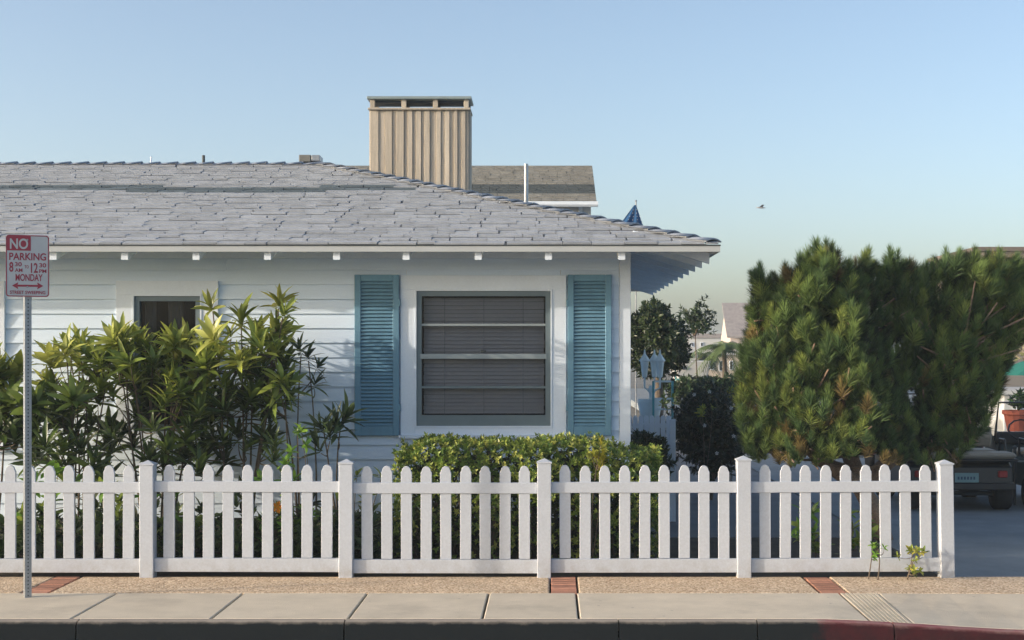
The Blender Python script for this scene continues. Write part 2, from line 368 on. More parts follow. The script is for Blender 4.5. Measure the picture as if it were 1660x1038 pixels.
def slab(x0, x1, y0, y1, m, parent, name='slab', top=0., th=.08, ch=.007):
    xs = [x0, x0 + ch] + list(np.linspace(x0 + ch, x1 - ch, max(2, int((x1 - x0) / .2)))[1:-1]) + [x1 - ch, x1]; ys = [y0, y0 + ch, (y0 + y1) / 2, y1 - ch, y1]
    mb = MB(); nx, ny = len(xs), len(ys)
    for i, x in enumerate(xs):
        for j, y in enumerate(ys):
            e = i in (0, nx - 1) or j in (0, ny - 1); mb.v.append((x, y, top + gz(x, y) - (ch * .8 if e else 0)))
    for i in range(nx - 1):
        for j in range(ny - 1): mb.f.append((i * ny + j, (i + 1) * ny + j, (i + 1) * ny + j + 1, i * ny + j + 1))
    ring = [i * ny for i in range(nx)] + [(nx - 1) * ny + j for j in range(1, ny)] + [i * ny + ny - 1 for i in range(nx - 2, -1, -1)] + [j for j in range(ny - 2, 0, -1)]
    k = len(mb.v); mb.v += [(mb.v[i][0], mb.v[i][1], top - th) for i in ring]; n = len(ring)
    for i in range(n): mb.f.append((ring[i], ring[(i + 1) % n], k + (i + 1) % n, k + i))
    return struct(name, mb, m, parent)
sj = [-6.6, -5.73, -4.84, -3.95, -3.064, -2.168, -1.287, -.427, .1925, 2.06, 2.33, 4.0, 5.2]
for a, b in zip(sj[:-1], sj[1:]):
    if abs(a - 2.06) < .01: continue
    slab(a + .007, b - .007, Y_KB + .006, Y_SB - .003, 'concrete', pave)
mb = MB(); xs = np.linspace(2.062, 2.328, 10)
for a, b in zip(xs[:-1], xs[1:]):
    xa, xb = a + .004, b - .005
    mb.hexa([(xa, Y_KB + .006, -.08), (xb, Y_KB + .006, -.08), (xb, Y_SB - .003, -.08), (xa, Y_SB - .003, -.08),
             (xa, Y_KB + .006, gz(a, Y_KB)), (xb, Y_KB + .006, gz(b, Y_KB)), (xb, Y_SB - .003, 0), (xa, Y_SB - .003, 0)])
struct('ribbed_slab', mb, 'concrete', pave)
strip_o = struct('aggregate_strip', MB().box(-12, 8, Y_SB + .002, Y_FN + .06, -.25, -.06), 'concrete_bed')
bs = [-3.75, .013, 1.93]; edges = [-7.5] + [e for b in bs for e in (b - .006, b + .196)] + [6.5]
for a, b in zip(edges[0::2], edges[1::2]):
    slab(a + .004, b - .004, Y_SB + .002, Y_FN + .06, 'aggregate', strip_o, 'aggregate_panel', ch=.01)
nb = 8; bl = (Y_FN + .05 - Y_SB) / nb
bme = MB().box(-.092, .092, -(bl / 2 - .005), bl / 2 - .005, -.05, 0).mesh('brick', 'brick', bevel=.005)
for b in bs:
    for i in range(nb):
        place('brick', bme, strip_o, (b + .095 + rnd.uniform(-.002, .002), Y_SB + .004 + bl * (i + .5), rnd.uniform(-.003, .003)), (0, 0, rnd.uniform(-.012, .012)))

# ------------------------------------------------------------------ house
HX0, HX1 = -13.0, X(1020, Y_WALL)
house = thing('house', (-4, Y_WALL, 0), 'white clapboard cottage with grey hip roof, wooden chimney and teal shutters', 'house')
SL, ZE, XE = .3005, 2.625, 1.425          # roof slope, eave height of the shingle edge, right eave
YR, YB = Y_EAVE + 3.98, Y_EAVE + 7.96
def zroof(w_): return ZE + SL * w_
ZTOP = 2.76
part('side_wall', MB().box(HX1 - .1, HX1 - .02, Y_WALL + .02, YB - .71, -.1, ZTOP + .05), 'siding_paint', house)
part('back_wall', MB().box(HX0, HX1 - .12, YB - .8, YB - .71, -.1, ZTOP), 'siding_paint', house)
part('side_wall', MB().box(HX0, HX0 + .1, Y_WALL + .02, YB - .82, -.1, ZTOP), 'siding_paint', house)
# side clapboards on the right wall
EXPO = .1295
nrow = 21
for i in range(nrow):
    z0 = -.02 + i * EXPO; z1 = z0 + EXPO + .015
    part('siding_board', MB().prism([(HX1 + .004, z0), (HX1 - .018, z0), (HX1 - .018, z1), (HX1 - .012, z1)], 1, Y_WALL + .06, YB - .72), 'siding_paint', house)
# window openings on the front: x0, x1 (outer trim), z0, z1 (outer trim)
WIN = [(X(650, Y_WALL), X(918, Y_WALL), Z(705, Y_WALL), Z(447, Y_WALL)), (X(190, Y_WALL), X(355, Y_WALL), Z(716, Y_WALL), Z(456, Y_WALL)), (X(-165, Y_WALL), X(10, Y_WALL), Z(726, Y_WALL), Z(456, Y_WALL))]
for i in range(nrow):
    z0 = -.02 + i * EXPO; z1 = z0 + EXPO + .015
    if i < 2: continue
    spans = [(HX0, HX1 - .09)]
    for (a, b, c, d) in WIN:
        if z1 > c + .08 and z0 < d - .08:
            new = []
            for s, e in spans:
                if a + .05 > s and b - .05 < e: new += [(s, a + .05), (b - .05, e)]
                else: new.append((s, e))
            spans = new
    for (a, b, c, d) in WIN:
        if z1 > c + .08 and z0 < d - .08 and z1 > d - .02:
            part('siding_board', MB().prism([(Y_WALL - .012, max(z0, d - .03)), (Y_WALL + .01, max(z0, d - .03)), (Y_WALL + .01, z1), (Y_WALL + .003, z1)], 0, a + .052, b - .052), 'siding_paint', house)
    for s, e in spans:
        cuts = [s]
        x = s + rnd.uniform(2.5, 4.5)
        while x < e - 1.5: cuts.append(x); x += rnd.uniform(2.8, 4.6)
        cuts.append(e)
        for a, b in zip(cuts[:-1], cuts[1:]):
            j = rnd.uniform(-.0015, .0015)
            part('siding_board', MB().prism([(Y_WALL - .023 + j, z0), (Y_WALL + .01, z0), (Y_WALL + .01, z1), (Y_WALL + .003, z1)], 0, a + .0012, b - .0012), 'siding_paint', house)
part('foundation', MB().box(HX0, HX1 - .09, Y_WALL + .012, Y_WALL + .09, -.1, .245), 'foundation', house)
part('corner_board', MB().box(HX1 - .088, HX1 + .012, Y_WALL - .032, Y_WALL + .06, -.05, ZTOP), 'white_paint', house, bevel=.003)
part('frieze_board', MB().box(HX0, HX1 - .09, Y_WALL - .030, Y_WALL - .004, 2.545, ZTOP), 'white_paint', house)

def window(i, mull, blind):
    a, b, c, d = WIN[i]; big = (i == 0)
    wn = place('window', None, house, ((a + b) / 2, Y_WALL, c))
    tw = X(673, Y_WALL) - X(650, Y_WALL) if big else .145
    th_top = .124 if big else .12
    oa, ob, oc, od = a + tw, b - tw, c + (.066 if big else .08), d - th_top
    y0 = Y_WALL - .038
    part('trim_board', MB().box(a, oa, y0, Y_WALL + .02, c, od), 'white_paint', wn, bevel=.002)
    part('trim_board', MB().box(ob, b, y0, Y_WALL + .02, c, od), 'white_paint', wn, bevel=.002)
    part('trim_board', MB().box(a, b, y0 - .003, Y_WALL + .02, od, d), 'white_paint', wn, bevel=.002)
    part('trim_board', MB().box(oa, ob, y0 + .002, Y_WALL + .02, c, oc), 'white_paint', wn, bevel=.002)
    part('sill', MB().box(a - .015, b + .015, y0 - .03, Y_WALL, c - .032, c - .001), 'white_paint', wn, bevel=.003)
    # thin bead round the opening
    bd = MB(); t = .014
    for (x0, x1, z0, z1) in ((oa, ob, od - t, od), (oa, ob, oc, oc + t), (oa, oa + t, oc + t, od - t), (ob - t, ob, oc + t, od - t)): bd.box(x0, x1, y0 - .006, Y_WALL + .03, z0, z1)
    part('bead', bd, 'white_paint', wn)
    ia, ib, ic, id_ = oa + t, ob - t, oc + t, od - t
    fr = MB(); f = .045; fb = .095 if big else .06
    yf0, yf1 = Y_WALL - .022, Y_WALL + .05
    for (x0, x1, z0, z1) in ((ia, ib, id_ - f, id_), (ia, ib, ic, ic + fb), (ia, ia + f, ic + fb, id_ - f), (ib - f, ib, ic + fb, id_ - f)): fr.box(x0, x1, yf0, yf1, z0, z1)
    part('frame', fr, 'alu_frame', wn)
    ga, gb, gc, gd = ia + f, ib - f, ic + fb, id_ - f
    zs = [gc]
    for z, hh, m in mull:
        part('sash_rail', MB().box(ga - .01 * (hh > .03), gb + .01 * (hh > .03), yf0 + (.006 if hh < .03 else -.004), yf1 - .01, z - hh / 2, z + hh / 2), m, wn, bevel=.003)
        zs += [z]
    zs.append(gd); zs.sort()
    for p, q in zip(zs[:-1], zs[1:]): part('pane', MB().box(ga, gb, Y_WALL + .012, Y_WALL + .016, p, q), 'glass', wn)
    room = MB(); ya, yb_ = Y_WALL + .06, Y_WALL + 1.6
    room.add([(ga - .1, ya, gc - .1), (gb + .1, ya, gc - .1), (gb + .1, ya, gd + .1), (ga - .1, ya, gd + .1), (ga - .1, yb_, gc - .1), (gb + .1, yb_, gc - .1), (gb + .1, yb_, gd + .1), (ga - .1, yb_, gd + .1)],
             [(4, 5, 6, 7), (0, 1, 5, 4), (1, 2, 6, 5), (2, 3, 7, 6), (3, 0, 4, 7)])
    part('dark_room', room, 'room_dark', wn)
    if blind:
        sl = MB(); hw = .019; an = R(62); n = 6
        L = (gb - ga) / 2 - .012
        for k in range(n):
            t0 = -1 + 2 * k / (n - 1); yy = t0 * hw * math.cos(an); zz = t0 * hw * math.sin(an) + .0025 * (1 - t0 * t0)
            sl.v += [(-L, yy, zz), (L, yy, zz)]
        for k in range(n - 1): sl.f.append((2 * k, 2 * k + 1, 2 * k + 3, 2 * k + 2))
        me = sl.mesh('blind_slat', 'blind', True, fix=False)
        z = gd - .03
        while z > gc + .01:
            place('blind_slat', me, wn, ((ga + gb) / 2 + rnd.uniform(-.003, .003), Y_WALL + .075 + rnd.uniform(-.001, .001), z), (rnd.uniform(-.06, .06), rnd.uniform(-.0015, .0015), 0)); z -= .0345
        for x in (ga + .2, gb - .2, (ga + gb) / 2): part('ladder_cord', MB().box(x - .0015, x + .0015, Y_WALL + .052, Y_WALL + .054, gc, gd), 'alu_frame', wn)
        part('sash_lock', MB().box((ga + gb) / 2 - .025, (ga + gb) / 2 + .025, yf0 - .014, yf0, Z(571, Y_WALL) - .004, Z(571, Y_WALL) + .018), 'dark_metal', wn, bevel=.003)
    else:
        for x, wd in ((ga + .06, .05), ((ga + gb) / 2 + .02, .05), (gb - .18, .035)):
            cu = MB(); n = 9
            for k in range(n): cu.v += [(x + wd * 2 * (k / (n - 1) - .5), Y_WALL + .12 + .012 * math.sin(k * 1.7), z) for z in (gc, gd)]
            for k in range(n - 1): cu.f.append((2 * k, 2 * k + 2, 2 * k + 3, 2 * k + 1))
            part('curtain', cu, 'curtain', wn, smooth=True)
    return wn
tag(window(0, [(Z(527, Y_WALL), .022, 'alu_light'), (Z(578, Y_WALL), .046, 'alu_light'), (Z(628, Y_WALL), .022, 'alu_frame')], True), 'wide sash window with closed grey blinds')
tag(window(1, [(Z(600, Y_WALL), .04, 'alu_frame')], False), 'small dark window behind the shrubs')
tag(window(2, [(Z(600, Y_WALL), .04, 'alu_frame')], False))

def shutter(px0, px1):
    x0, x1 = X(px0, Y_WALL), X(px1, Y_WALL); z0, z1 = Z(706, Y_WALL), Z(446, Y_WALL)
    yb, yf = Y_WALL - .026, Y_WALL - .062
    sh = place('shutter', None, house, ((x0 + x1) / 2, yb, z0)); st = .056
    part('stile', MB().box(x0, x0 + st, yf, yb, z0, z1), 'teal_paint', sh, bevel=.004)
    part('stile', MB().box(x1 - st, x1, yf, yb, z0, z1), 'teal_paint', sh, bevel=.004)
    part('rail', MB().box(x0 + st, x1 - st, yf + .002, yb, z1 - .058, z1), 'teal_paint', sh, bevel=.003)
    part('rail', MB().box(x0 + st, x1 - st, yf + .002, yb, z0, z0 + .085), 'teal_paint', sh, bevel=.003)
    part('back_panel', MB().box(x0 + st, x1 - st, yb - .006, yb - .001, z0 + .085, z1 - .058), 'teal_paint', sh)
    n = 40; hgt = (z1 - .058) - (z0 + .085); pitch = hgt / n
    me = MB().prism([(-.013, -.0115), (-.008, -.0135), (.012, .0105), (.007, .0125)], 0, x0 + st - (x0 + x1) / 2, x1 - st - (x0 + x1) / 2).mesh('louvre_slat', 'teal_paint')
    for k in range(n): place('louvre_slat', me, sh, ((x0 + x1) / 2, (yf + yb) / 2 - .004, z0 + .085 + pitch * (k + .5)), (rnd.uniform(-.05, .05), rnd.uniform(-.003, .003), 0))
    for z in (z0 + .25, z1 - .25): part('hinge', MB().box(x1 - .004 if px0 < 700 else x0 - .014, x1 + .014 if px0 < 700 else x0 + .004, yf - .004, yf + .01, z - .03, z + .03), 'teal_paint', sh, bevel=.002)
    return sh
shutter(576, 648); shutter(920, 991)

# roof: felt sheets, then shingles in courses
roof = place('roof', None, house, (-4, Y_EAVE, ZE))
ro = -.03
ridge_l = HX0 - .7
def sheet(pts, t=.03):
    return MB().add([(x, y, z + ro) for x, y, z in pts] + [(x, y, z + ro - t) for x, y, z in pts], [tuple(range(len(pts))), tuple(range(len(pts), 2 * len(pts)))[::-1]] + [(i, (i + 1) % len(pts), len(pts) + (i + 1) % len(pts), len(pts) + i) for i in range(len(pts))])
PR, PL = (XE - 3.98, YR, zroof(3.98)), (ridge_l + 3.98, YR, zroof(3.98))
E1, E2, E3, E4 = (ridge_l, Y_EAVE, ZE), (XE, Y_EAVE, ZE), (XE, YB, ZE), (ridge_l, YB, ZE)
part('front_deck', sheet([E1, E2, PR, PL]), 'soffit_paint', roof)
part('right_deck', sheet([E2, E3, PR]), 'soffit_paint', roof)
part('rear_deck', sheet([E3, E4, PL, PR]), 'soffit_paint', roof)
part('left_deck', sheet([E4, E1, PL]), 'soffit_paint', roof)
NC = 29; SLEN = 3.98 * math.hypot(1, SL); EX = SLEN / NC
pitch = math.atan(SL)
shapes = {}
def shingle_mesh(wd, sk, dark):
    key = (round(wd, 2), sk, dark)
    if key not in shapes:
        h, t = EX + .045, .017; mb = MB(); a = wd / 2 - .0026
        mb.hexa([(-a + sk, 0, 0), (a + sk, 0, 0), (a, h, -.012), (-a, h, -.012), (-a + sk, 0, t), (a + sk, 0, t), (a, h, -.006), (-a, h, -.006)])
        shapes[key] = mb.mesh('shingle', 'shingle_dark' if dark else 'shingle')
    return shapes[key]
pieces = []
for r_ in range(NC):
    s0 = r_ * EX; w0 = 3.98 * r_ / NC; y = Y_EAVE + w0; z = zroof(w0) - .012
    xr = XE - w0 - .0; x = -6.7 - rnd.uniform(0, .3)
    while x < xr - .05:
        wd = rnd.choice([.15, .2, .24, .28, .32, .18]); wd = min(wd, xr - x) if x + wd > xr - .1 else wd
        pieces.append((r_, x + wd / 2, y, z + rnd.choice([0, 0, .002, .004]), wd, rnd.choice([0, 0, 0, .008, -.008]), x)); x += wd
rest = MB()
rot = Matrix.Rotation(pitch, 4, 'X')
pieces.sort(key=lambda p: (p[0], p[1] < -4.75))
nobj = 0
def dark_course(r_, x):   # darker courses that run across the roof below the ridge
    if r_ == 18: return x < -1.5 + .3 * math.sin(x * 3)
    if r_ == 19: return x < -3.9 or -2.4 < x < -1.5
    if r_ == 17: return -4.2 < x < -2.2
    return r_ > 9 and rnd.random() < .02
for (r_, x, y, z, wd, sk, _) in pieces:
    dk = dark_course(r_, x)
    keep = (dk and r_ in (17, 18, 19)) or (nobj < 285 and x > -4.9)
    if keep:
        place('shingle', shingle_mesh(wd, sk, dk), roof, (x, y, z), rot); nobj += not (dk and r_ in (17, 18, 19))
    else:
        M = Matrix.Translation((x, y, z)) @ rot; me = shingle_mesh(wd, sk, False)
        k = len(rest.v); rest.v += [tuple(M @ v.co) for v in me.vertices]; rest.f += [tuple(i + k for i in p.vertices) for p in me.polygons]
tag(part('shingle_courses', rest, 'shingle_mass', roof), kind='stuff')
sm = MB()
for r_ in range(NC):
    w0 = 3.98 * r_ / NC; w1 = w0 + EX + .04
    sm.add([(ridge_l + w0, Y_EAVE + w0, zroof(w0)), (-6.6, Y_EAVE + w0, zroof(w0)), (-6.6, Y_EAVE + w1, zroof(w1) - .012), (ridge_l + w0, Y_EAVE + w1, zroof(w1) - .012)], [(0, 1, 2, 3)])
tag(part('shingle_courses', sm, 'shingle_mass', roof), kind='stuff')
# hip and ridge caps
def cap_mesh(tilt):
    mb = MB(); n = 5; L = .27; hw = .10
    for j, (yy, zz) in enumerate(((0, .026), (L * .55, .010), (L, 0))):
        for i in range(n):
            u = -1 + 2 * i / (n - 1); mb.v.append((u * hw, yy, zz - abs(u) ** 1.6 * hw * tilt))
    for j in range(2):
        for i in range(n - 1): mb.f.append((j * n + i, j * n + i + 1, (j + 1) * n + i + 1, (j + 1) * n + i))
    k = len(mb.v); mb.v += [(x, y, z - .012) for x, y, z in mb.v[:]]
    mb.f += [tuple(i + k for i in f[::-1]) for f in mb.f[:]]
    mb.f += [(i + 1, i, k + i, k + i + 1) for i in range(n - 1)]
    return mb.mesh('ridge_cap', 'shingle', True)
hipme = cap_mesh(.25); ridme = cap_mesh(.32)
hd = Vector((-1, 1, SL)); hl = 3.98 * hd.length; hu = hd.normalized()
nn = 26
for i in range(nn):
    p = Vector(E2) + hu * (hl * i / nn + .05) + Vector((0, 0, .012))
    xax = hu.cross(Vector((0, 0, 1))).normalized(); zax = xax.cross(hu)
    M = Matrix((xax, hu, zax)).transposed().to_4x4()
    place('ridge_cap', hipme, roof, p, M @ Matrix.Rotation(rnd.uniform(-.03, .03), 4, 'Y'))
x = PR[0]
while x > -7.4:
    place('ridge_cap', ridme, roof, (x, YR, PR[2] + .004 + rnd.uniform(-.002, .002)), (0, 0, R(90))); x -= .2
# drip edge, fascia, rafter tails
part('fascia', MB().box(ridge_l, XE + .012, Y_EAVE - .014, Y_EAVE - .002, ZE - .072, ZE - .024), 'fascia_paint', house)
part('fascia', MB().box(XE + .001, XE + .012, Y_EAVE, YB, ZE - .072, ZE - .024), 'fascia_paint', house)
part('drip_edge', MB().box(ridge_l, XE + .016, Y_EAVE - .02, Y_EAVE - .001, ZE - .0235, ZE - .013), 'dark_metal', house)
tails = [X(p, Y_EAVE + .02) for p in (-29, 85, 201, 317, 433, 545, 658, 775, 889, 1008)]
for x in tails:
    h = .082; b0 = ZE - .082
    part('rafter_tail', MB().prism([(Y_EAVE + .034, b0 - .055), (Y_EAVE + .034, b0 + .03), (Y_WALL - .005, b0 + .03 + .62 * SL), (Y_WALL - .005, b0 - .055 + .62 * SL)], 0, x - .029, x + .029), 'white_paint', house)
for k in range(12):
    y = Y_EAVE + .45 + k * .605; b0 = ZE - .085
    if y > YB - .3: break
    part('rafter_tail', MB().prism([(XE - .03, b0 - .06), (XE - .03, b0 + .03), (HX1 + .02, b0 + .03 + .66 * SL), (HX1 + .02, b0 - .06 + .66 * SL)], 1, y - .03, y + .03), 'white_paint', house)
# vents and pipes
part('vent_pipe', MB().tube([(X(853, 14.2), 14.2, 3.0), (X(853, 14.2), 14.2, Z(266, 14.2))], .021, 12), 'galvanised', house, smooth=False)
part('vent_pipe', MB().tube([(X(330, 16.2), 16.2, 3.6), (X(330, 16.2), 16.2, Z(252, 16.2))], .017, 10), 'dark_metal', house)
part('vent_pipe', MB().tube([(X(245, 16.3), 16.3, 3.6), (X(245, 16.3), 16.3, Z(254, 16.3))], .009, 8), 'white_paint', house)
vb = place('roof_vent', None, house, (X(503, 16.3), 16.3, 3.7))
part('hood', MB().box(X(487, 16.3), X(506, 16.3), 16.2, 16.42, Z(264, 16.3), Z(253, 16.3)), 'curtain', vb, bevel=.006)
part('hood', MB().box(X(507, 16.3), X(521, 16.3), 16.2, 16.42, Z(263, 16.3), Z(253.5, 16.3)), 'galvanised', vb, bevel=.006)
part('collar', MB().box(X(492, 16.3), X(516, 16.3), 16.24, 16.38, 3.66, Z(264.5, 16.3)), 'dark_metal', vb)
# chimney
CD = 15.4; cs = FPX / CD
cx0, cx1 = X(600, CD), X(760, CD); czt = Z(179, CD); cy1 = CD + .38
ch = place('chimney', None, house, ((cx0 + cx1) / 2, CD + .19, 3.2))
part('core', MB().box(cx0 + .02, cx1 - .02, CD + .02, cy1, 2.9, czt - .002), 'chimney_wood', ch)
fr = [0, 14, 24, 36, 42, 55, 61, 69, 74, 83, 88, 97, 107, 115, 121, 129, 136, 142, 148, 155, 160]
for i, (a, b) in enumerate(zip(fr[:-1], fr[1:])):
    proud = .014 if i % 2 == 0 else .0
    part('board' if i % 2 else 'batten', MB().box(cx0 + a / cs + .001, cx0 + b / cs - .001, CD - proud * (.6 + .5 * rnd.random()), CD + .019, 2.95, czt - .003), 'chimney_wood' if i % 2 else 'chimney_batten', ch, bevel=.003)
for i in range(5):
    y = CD + .03 + i * .068; part('board', MB().box(cx1 - .019, cx1 - (.003 if i % 2 else -.012), y, y + .066, 2.95, czt - .003), 'chimney_wood', ch, bevel=.003)
    part('board', MB().box(cx0 + (.003 if i % 2 else -.012), cx0 + .019, y, y + .066, 2.95, czt - .003), 'chimney_wood', ch, bevel=.003)
part('trim_band', MB().box(cx0 - .02, cx1 + .02, CD - .045, cy1 + .02, czt, czt + .022), 'chimney_batten', ch, bevel=.003)
pz0, pz1 = czt + .0225, Z(162, CD)
for p in (604, 655, 706, 756):
    for y in (CD - .02, cy1 - .05): part('cap_post', MB().box(X(p, CD) - .026, X(p, CD) + .026, y, y + .06, pz0, pz1), 'chimney_batten', ch, bevel=.003)
part('cap_lining', MB().box(cx0 + .01, cx1 - .01, CD + .05, cy1 - .06, pz1 - .022, pz1 - .001), 'dark_blue_metal', ch)
part('cap', MB().box(cx0 - .03, cx1 + .03, CD - .055, cy1 + .03, pz1, pz1 + .03), 'copper_cap', ch, bevel=.004)
for p in (640, 690): part('flue', MB().tube([(X(p, CD), CD + .19, 4.1), (X(p, CD), CD + .19, pz0 + .02)], .06, 12), 'dark_metal', ch)

# ------------------------------------------------------------------ picket fence
fence = thing('picket_fence', (0, Y_FN + .05, 0), 'long white picket fence with square capped posts along the pavement', 'fence')
YC = Y_FN + .0525
px_posts = [-86, 237, 560, 882, 1207, 1537]; PX = [X(p, Y_FN) for p in px_posts]
base = {237: 940, 560: 938, 882: 937, 1207: 931, 1537: 939, -86: 940}
pm = MB().box(-.0525, .0525, -.0525, .0525, -.05, .866).mesh('post', 'fence_vinyl', bevel=.004)
c_ = MB(); c_.box(-.058, .058, -.058, .058, .866, .876); c_.add([(-.055, -.055, .876), (.055, -.055, .876), (.055, .055, .876), (-.055, .055, .876), (0, 0, .902)], [(0, 1, 4), (1, 2, 4), (2, 3, 4), (3, 0, 4)])
cm = c_.mesh('cap', 'fence_vinyl')
for p, x in zip(px_posts, PX):
    rotz = (0, -.016, .03) if p == 1537 else (0, rnd.uniform(-.003, .003), 0)
    dz = Z(base[p], Y_FN); dz = max(-.02, min(.02, dz))
    po = place('post', pm, fence, (x, YC, dz), rotz); place('cap', cm, po, (x, YC, dz), rotz)
# picket with rounded head
pk = []
for i in range(9):
    a = math.pi * i / 8; pk.append((.034 * math.cos(a), .812 + .036 * math.sin(a)))
poly = [(-.042, .139), (.042, .139), (.042, .800)] + pk + [(-.042, .800)]
pmesh = MB().prism(poly, 1, -.011, .011).mesh('picket', 'fence_vinyl', bevel=.0025)
for i, (a, b) in enumerate(zip(PX[:-1], PX[1:])):
    dzc = .006 * math.sin(i * 2.1); last = (i == 4)
    for z0, z1 in ((.640, .722), (.034, .138)):
        L = (b - a) / 2 - .0525
        rm = MB().box(-L, L, -.0225, .0225, -(z1 - z0) / 2, (z1 - z0) / 2).mesh('rail', 'fence_vinyl', bevel=.003)
        place('rail', rm, fence, ((a + b) / 2, YC, (z0 + z1) / 2 + dzc), (0, 0.002 * math.sin(i * 1.3) - (.004 if last else 0), 0))
    for k in range(9):
        x = a + (b - a) * (k + 1 + .06) / 10.06 + .001
        lean = -.012 if last and k > 5 else rnd.uniform(-.004, .004)
        place('picket', pmesh, fence, (x, YC + rnd.uniform(-.002, .002), dzc + rnd.uniform(-.003, .003)), (0, lean, 0))

# ------------------------------------------------------------------ parking sign on a perforated square post
SD = 9.92
sg = thing('parking_sign', (X(44.5, SD), SD, 0), 'red and white no parking sign on a perforated galvanised square post', 'sign')
hw = .0225; seg = .0254; nseg = int((2.50 + .1) / seg); mb = MB()
for f in range(4):
    c, s_ = math.cos(f * math.pi / 2), math.sin(f * math.pi / 2)
    def P(u, z, dep=0): x, y = u, -(hw - dep); return (c * x - s_ * y, s_ * x + c * y, z)
    for k in range(nseg):
        z0 = -.1 + k * seg; zc = z0 + seg / 2
        out = [(-hw, z0), (0, z0), (hw, z0), (hw, zc), (hw, z0 + seg), (0, z0 + seg), (-hw, z0 + seg), (-hw, zc)]
        inn = [(.0055 * math.cos(R(225 + 45 * i)), zc + .0055 * math.sin(R(225 + 45 * i))) for i in range(8)]
        kk = len(mb.v); mb.v += [P(*q) for q in out] + [P(*q) for q in inn] + [P(q[0], q[1], .004) for q in inn]
        for i in range(8):
            j = (i + 1) % 8; mb.f.append((kk + i, kk + j, kk + 8 + j, kk + 8 + i)); mb.f.append((kk + 8 + i, kk + 8 + j, kk + 16 + j, kk + 16 + i))
post = place('post', mb.mesh('post', 'galvanised', fix=False), sg, (X(44.5, SD), SD, 0), (0, 0, R(34)))
place('post_core', MB().box(-hw + .006, hw - .006, -hw + .006, hw - .006, -.05, 2.45).mesh('post_core', 'dark_metal'), post, (X(44.5, SD), SD, 0), (0, 0, R(34)))
SW, SH = 66 / FPX * SD, 100 / FPX * SD
Ms = Matrix.Translation((X(48.5, SD), SD - .045, Z(432, SD))) @ Matrix.Rotation(R(19), 4, 'Z')
def rrect(wd, h, r, n=5):
    p = []
    for cx, cy, a0 in ((wd / 2 - r, h / 2 - r, 0), (-wd / 2 + r, h / 2 - r, 90), (-wd / 2 + r, -h / 2 + r, 180), (wd / 2 - r, -h / 2 + r, 270)):
        for i in range(n + 1): a = R(a0 + 90 * i / n); p.append((cx + r * math.cos(a), cy + r * math.sin(a)))
    return p
plate = link(bpy.data.objects.new('sign_plate', MB().prism(rrect(SW, SH, .022), 1, -.0015, .0015).mesh('sign_plate', 'sign_white')), sg, Ms)
def ringmesh(o, i, y0, y1):
    n = len(o); mb = MB(); mb.v = [(x, y0, z) for x, z in o] + [(x, y0, z) for x, z in i] + [(x, y1, z) for x, z in o] + [(x, y1, z) for x, z in i]
    for k in range(n):
        j = (k + 1) % n; mb.f += [(k, j, n + j, n + k), (2 * n + k, 2 * n + j, j, k), (n + k, n + j, 3 * n + j, 3 * n + k)]
    return mb
def onsign(name, mb, m): return link(bpy.data.objects.new(name, mb.mesh(name, m)), plate, Ms)
onsign('border', ringmesh(rrect(SW - .004, SH - .004, .02), rrect(SW - .017, SH - .017, .015), -.0026, -.0014), 'sign_red')
def nx(p): return (p / 62.5 - .5) * SW
def nz(p): return (.5 - p / 100) * SH
onsign('red_field', MB().box(nx(2), nx(36), -.0027, -.0013, nz(25.5), nz(1.5)), 'sign_red')
def text(s, x0, x1, z0, z1, m, y=-.0028):
    cu = bpy.data.curves.new('lettering', 'FONT'); cu.body = s; cu.size = 1; cu.offset = .022
    to = bpy.data.objects.new('lettering', cu); COL.objects.link(to)
    me = bpy.data.meshes.new_from_object(to.evaluated_get(bpy.context.evaluated_depsgraph_get()))
    bpy.data.objects.remove(to)
    co = np.array([v.co for v in me.vertices]); a, b = co.min(0), co.max(0)
    co2 = np.zeros_like(co); co2[:, 0] = x0 + (co[:, 0] - a[0]) / (b[0] - a[0]) * (x1 - x0); co2[:, 2] = z0 + (co[:, 1] - a[1]) / (b[1] - a[1]) * (z1 - z0); co2[:, 1] = y
    me.vertices.foreach_set('co', co2.ravel()); me.materials.clear(); me.materials.append(MAT[m]); me.update()
    return link(bpy.data.objects.new('lettering', me), plate, Ms)
text('NO', nx(6), nx(32), nz(23), nz(6), 'sign_white', -.0032)
text('PARKING', nx(5), nx(58), nz(41), nz(29), 'sign_red')
text('8', nx(5), nx(11), nz(60), nz(44), 'sign_red'); text('30', nx(13), nx(23), nz(51), nz(44), 'sign_red'); text('AM', nx(13), nx(24), nz(60), nz(54), 'sign_red')
text('TO', nx(27), nx(33), nz(54), nz(49), 'sign_red')
text('12', nx(36), nx(46), nz(61), nz(45), 'sign_red'); text('30', nx(48), nx(58), nz(52), nz(45), 'sign_red'); text('PM', nx(48), nx(58.5), nz(61), nz(55), 'sign_red')
text('MONDAY', nx(14), nx(53), nz(74.5), nz(63), 'sign_red')
zc = nz(82); onsign('arrow', MB().prism([(nx(9), zc), (nx(18), zc + .024), (nx(17), zc + .007), (nx(46), zc + .007), (nx(45), zc + .024), (nx(54), zc), (nx(45), zc - .024), (nx(46), zc - .007), (nx(17), zc - .007), (nx(18), zc - .024)], 1, -.0028, -.0014), 'sign_red')
text('STREET SWEEPING', nx(6), nx(57), nz(95.5), nz(90), 'sign_red')
for zz in (nz(8), nz(84)):
    onsign('bolt', MB().prism([(nx(31) + .007 * math.cos(R(60 * i)), zz + .007 * math.sin(R(60 * i))) for i in range(6)], 1, -.008, -.001), 'galvanised')

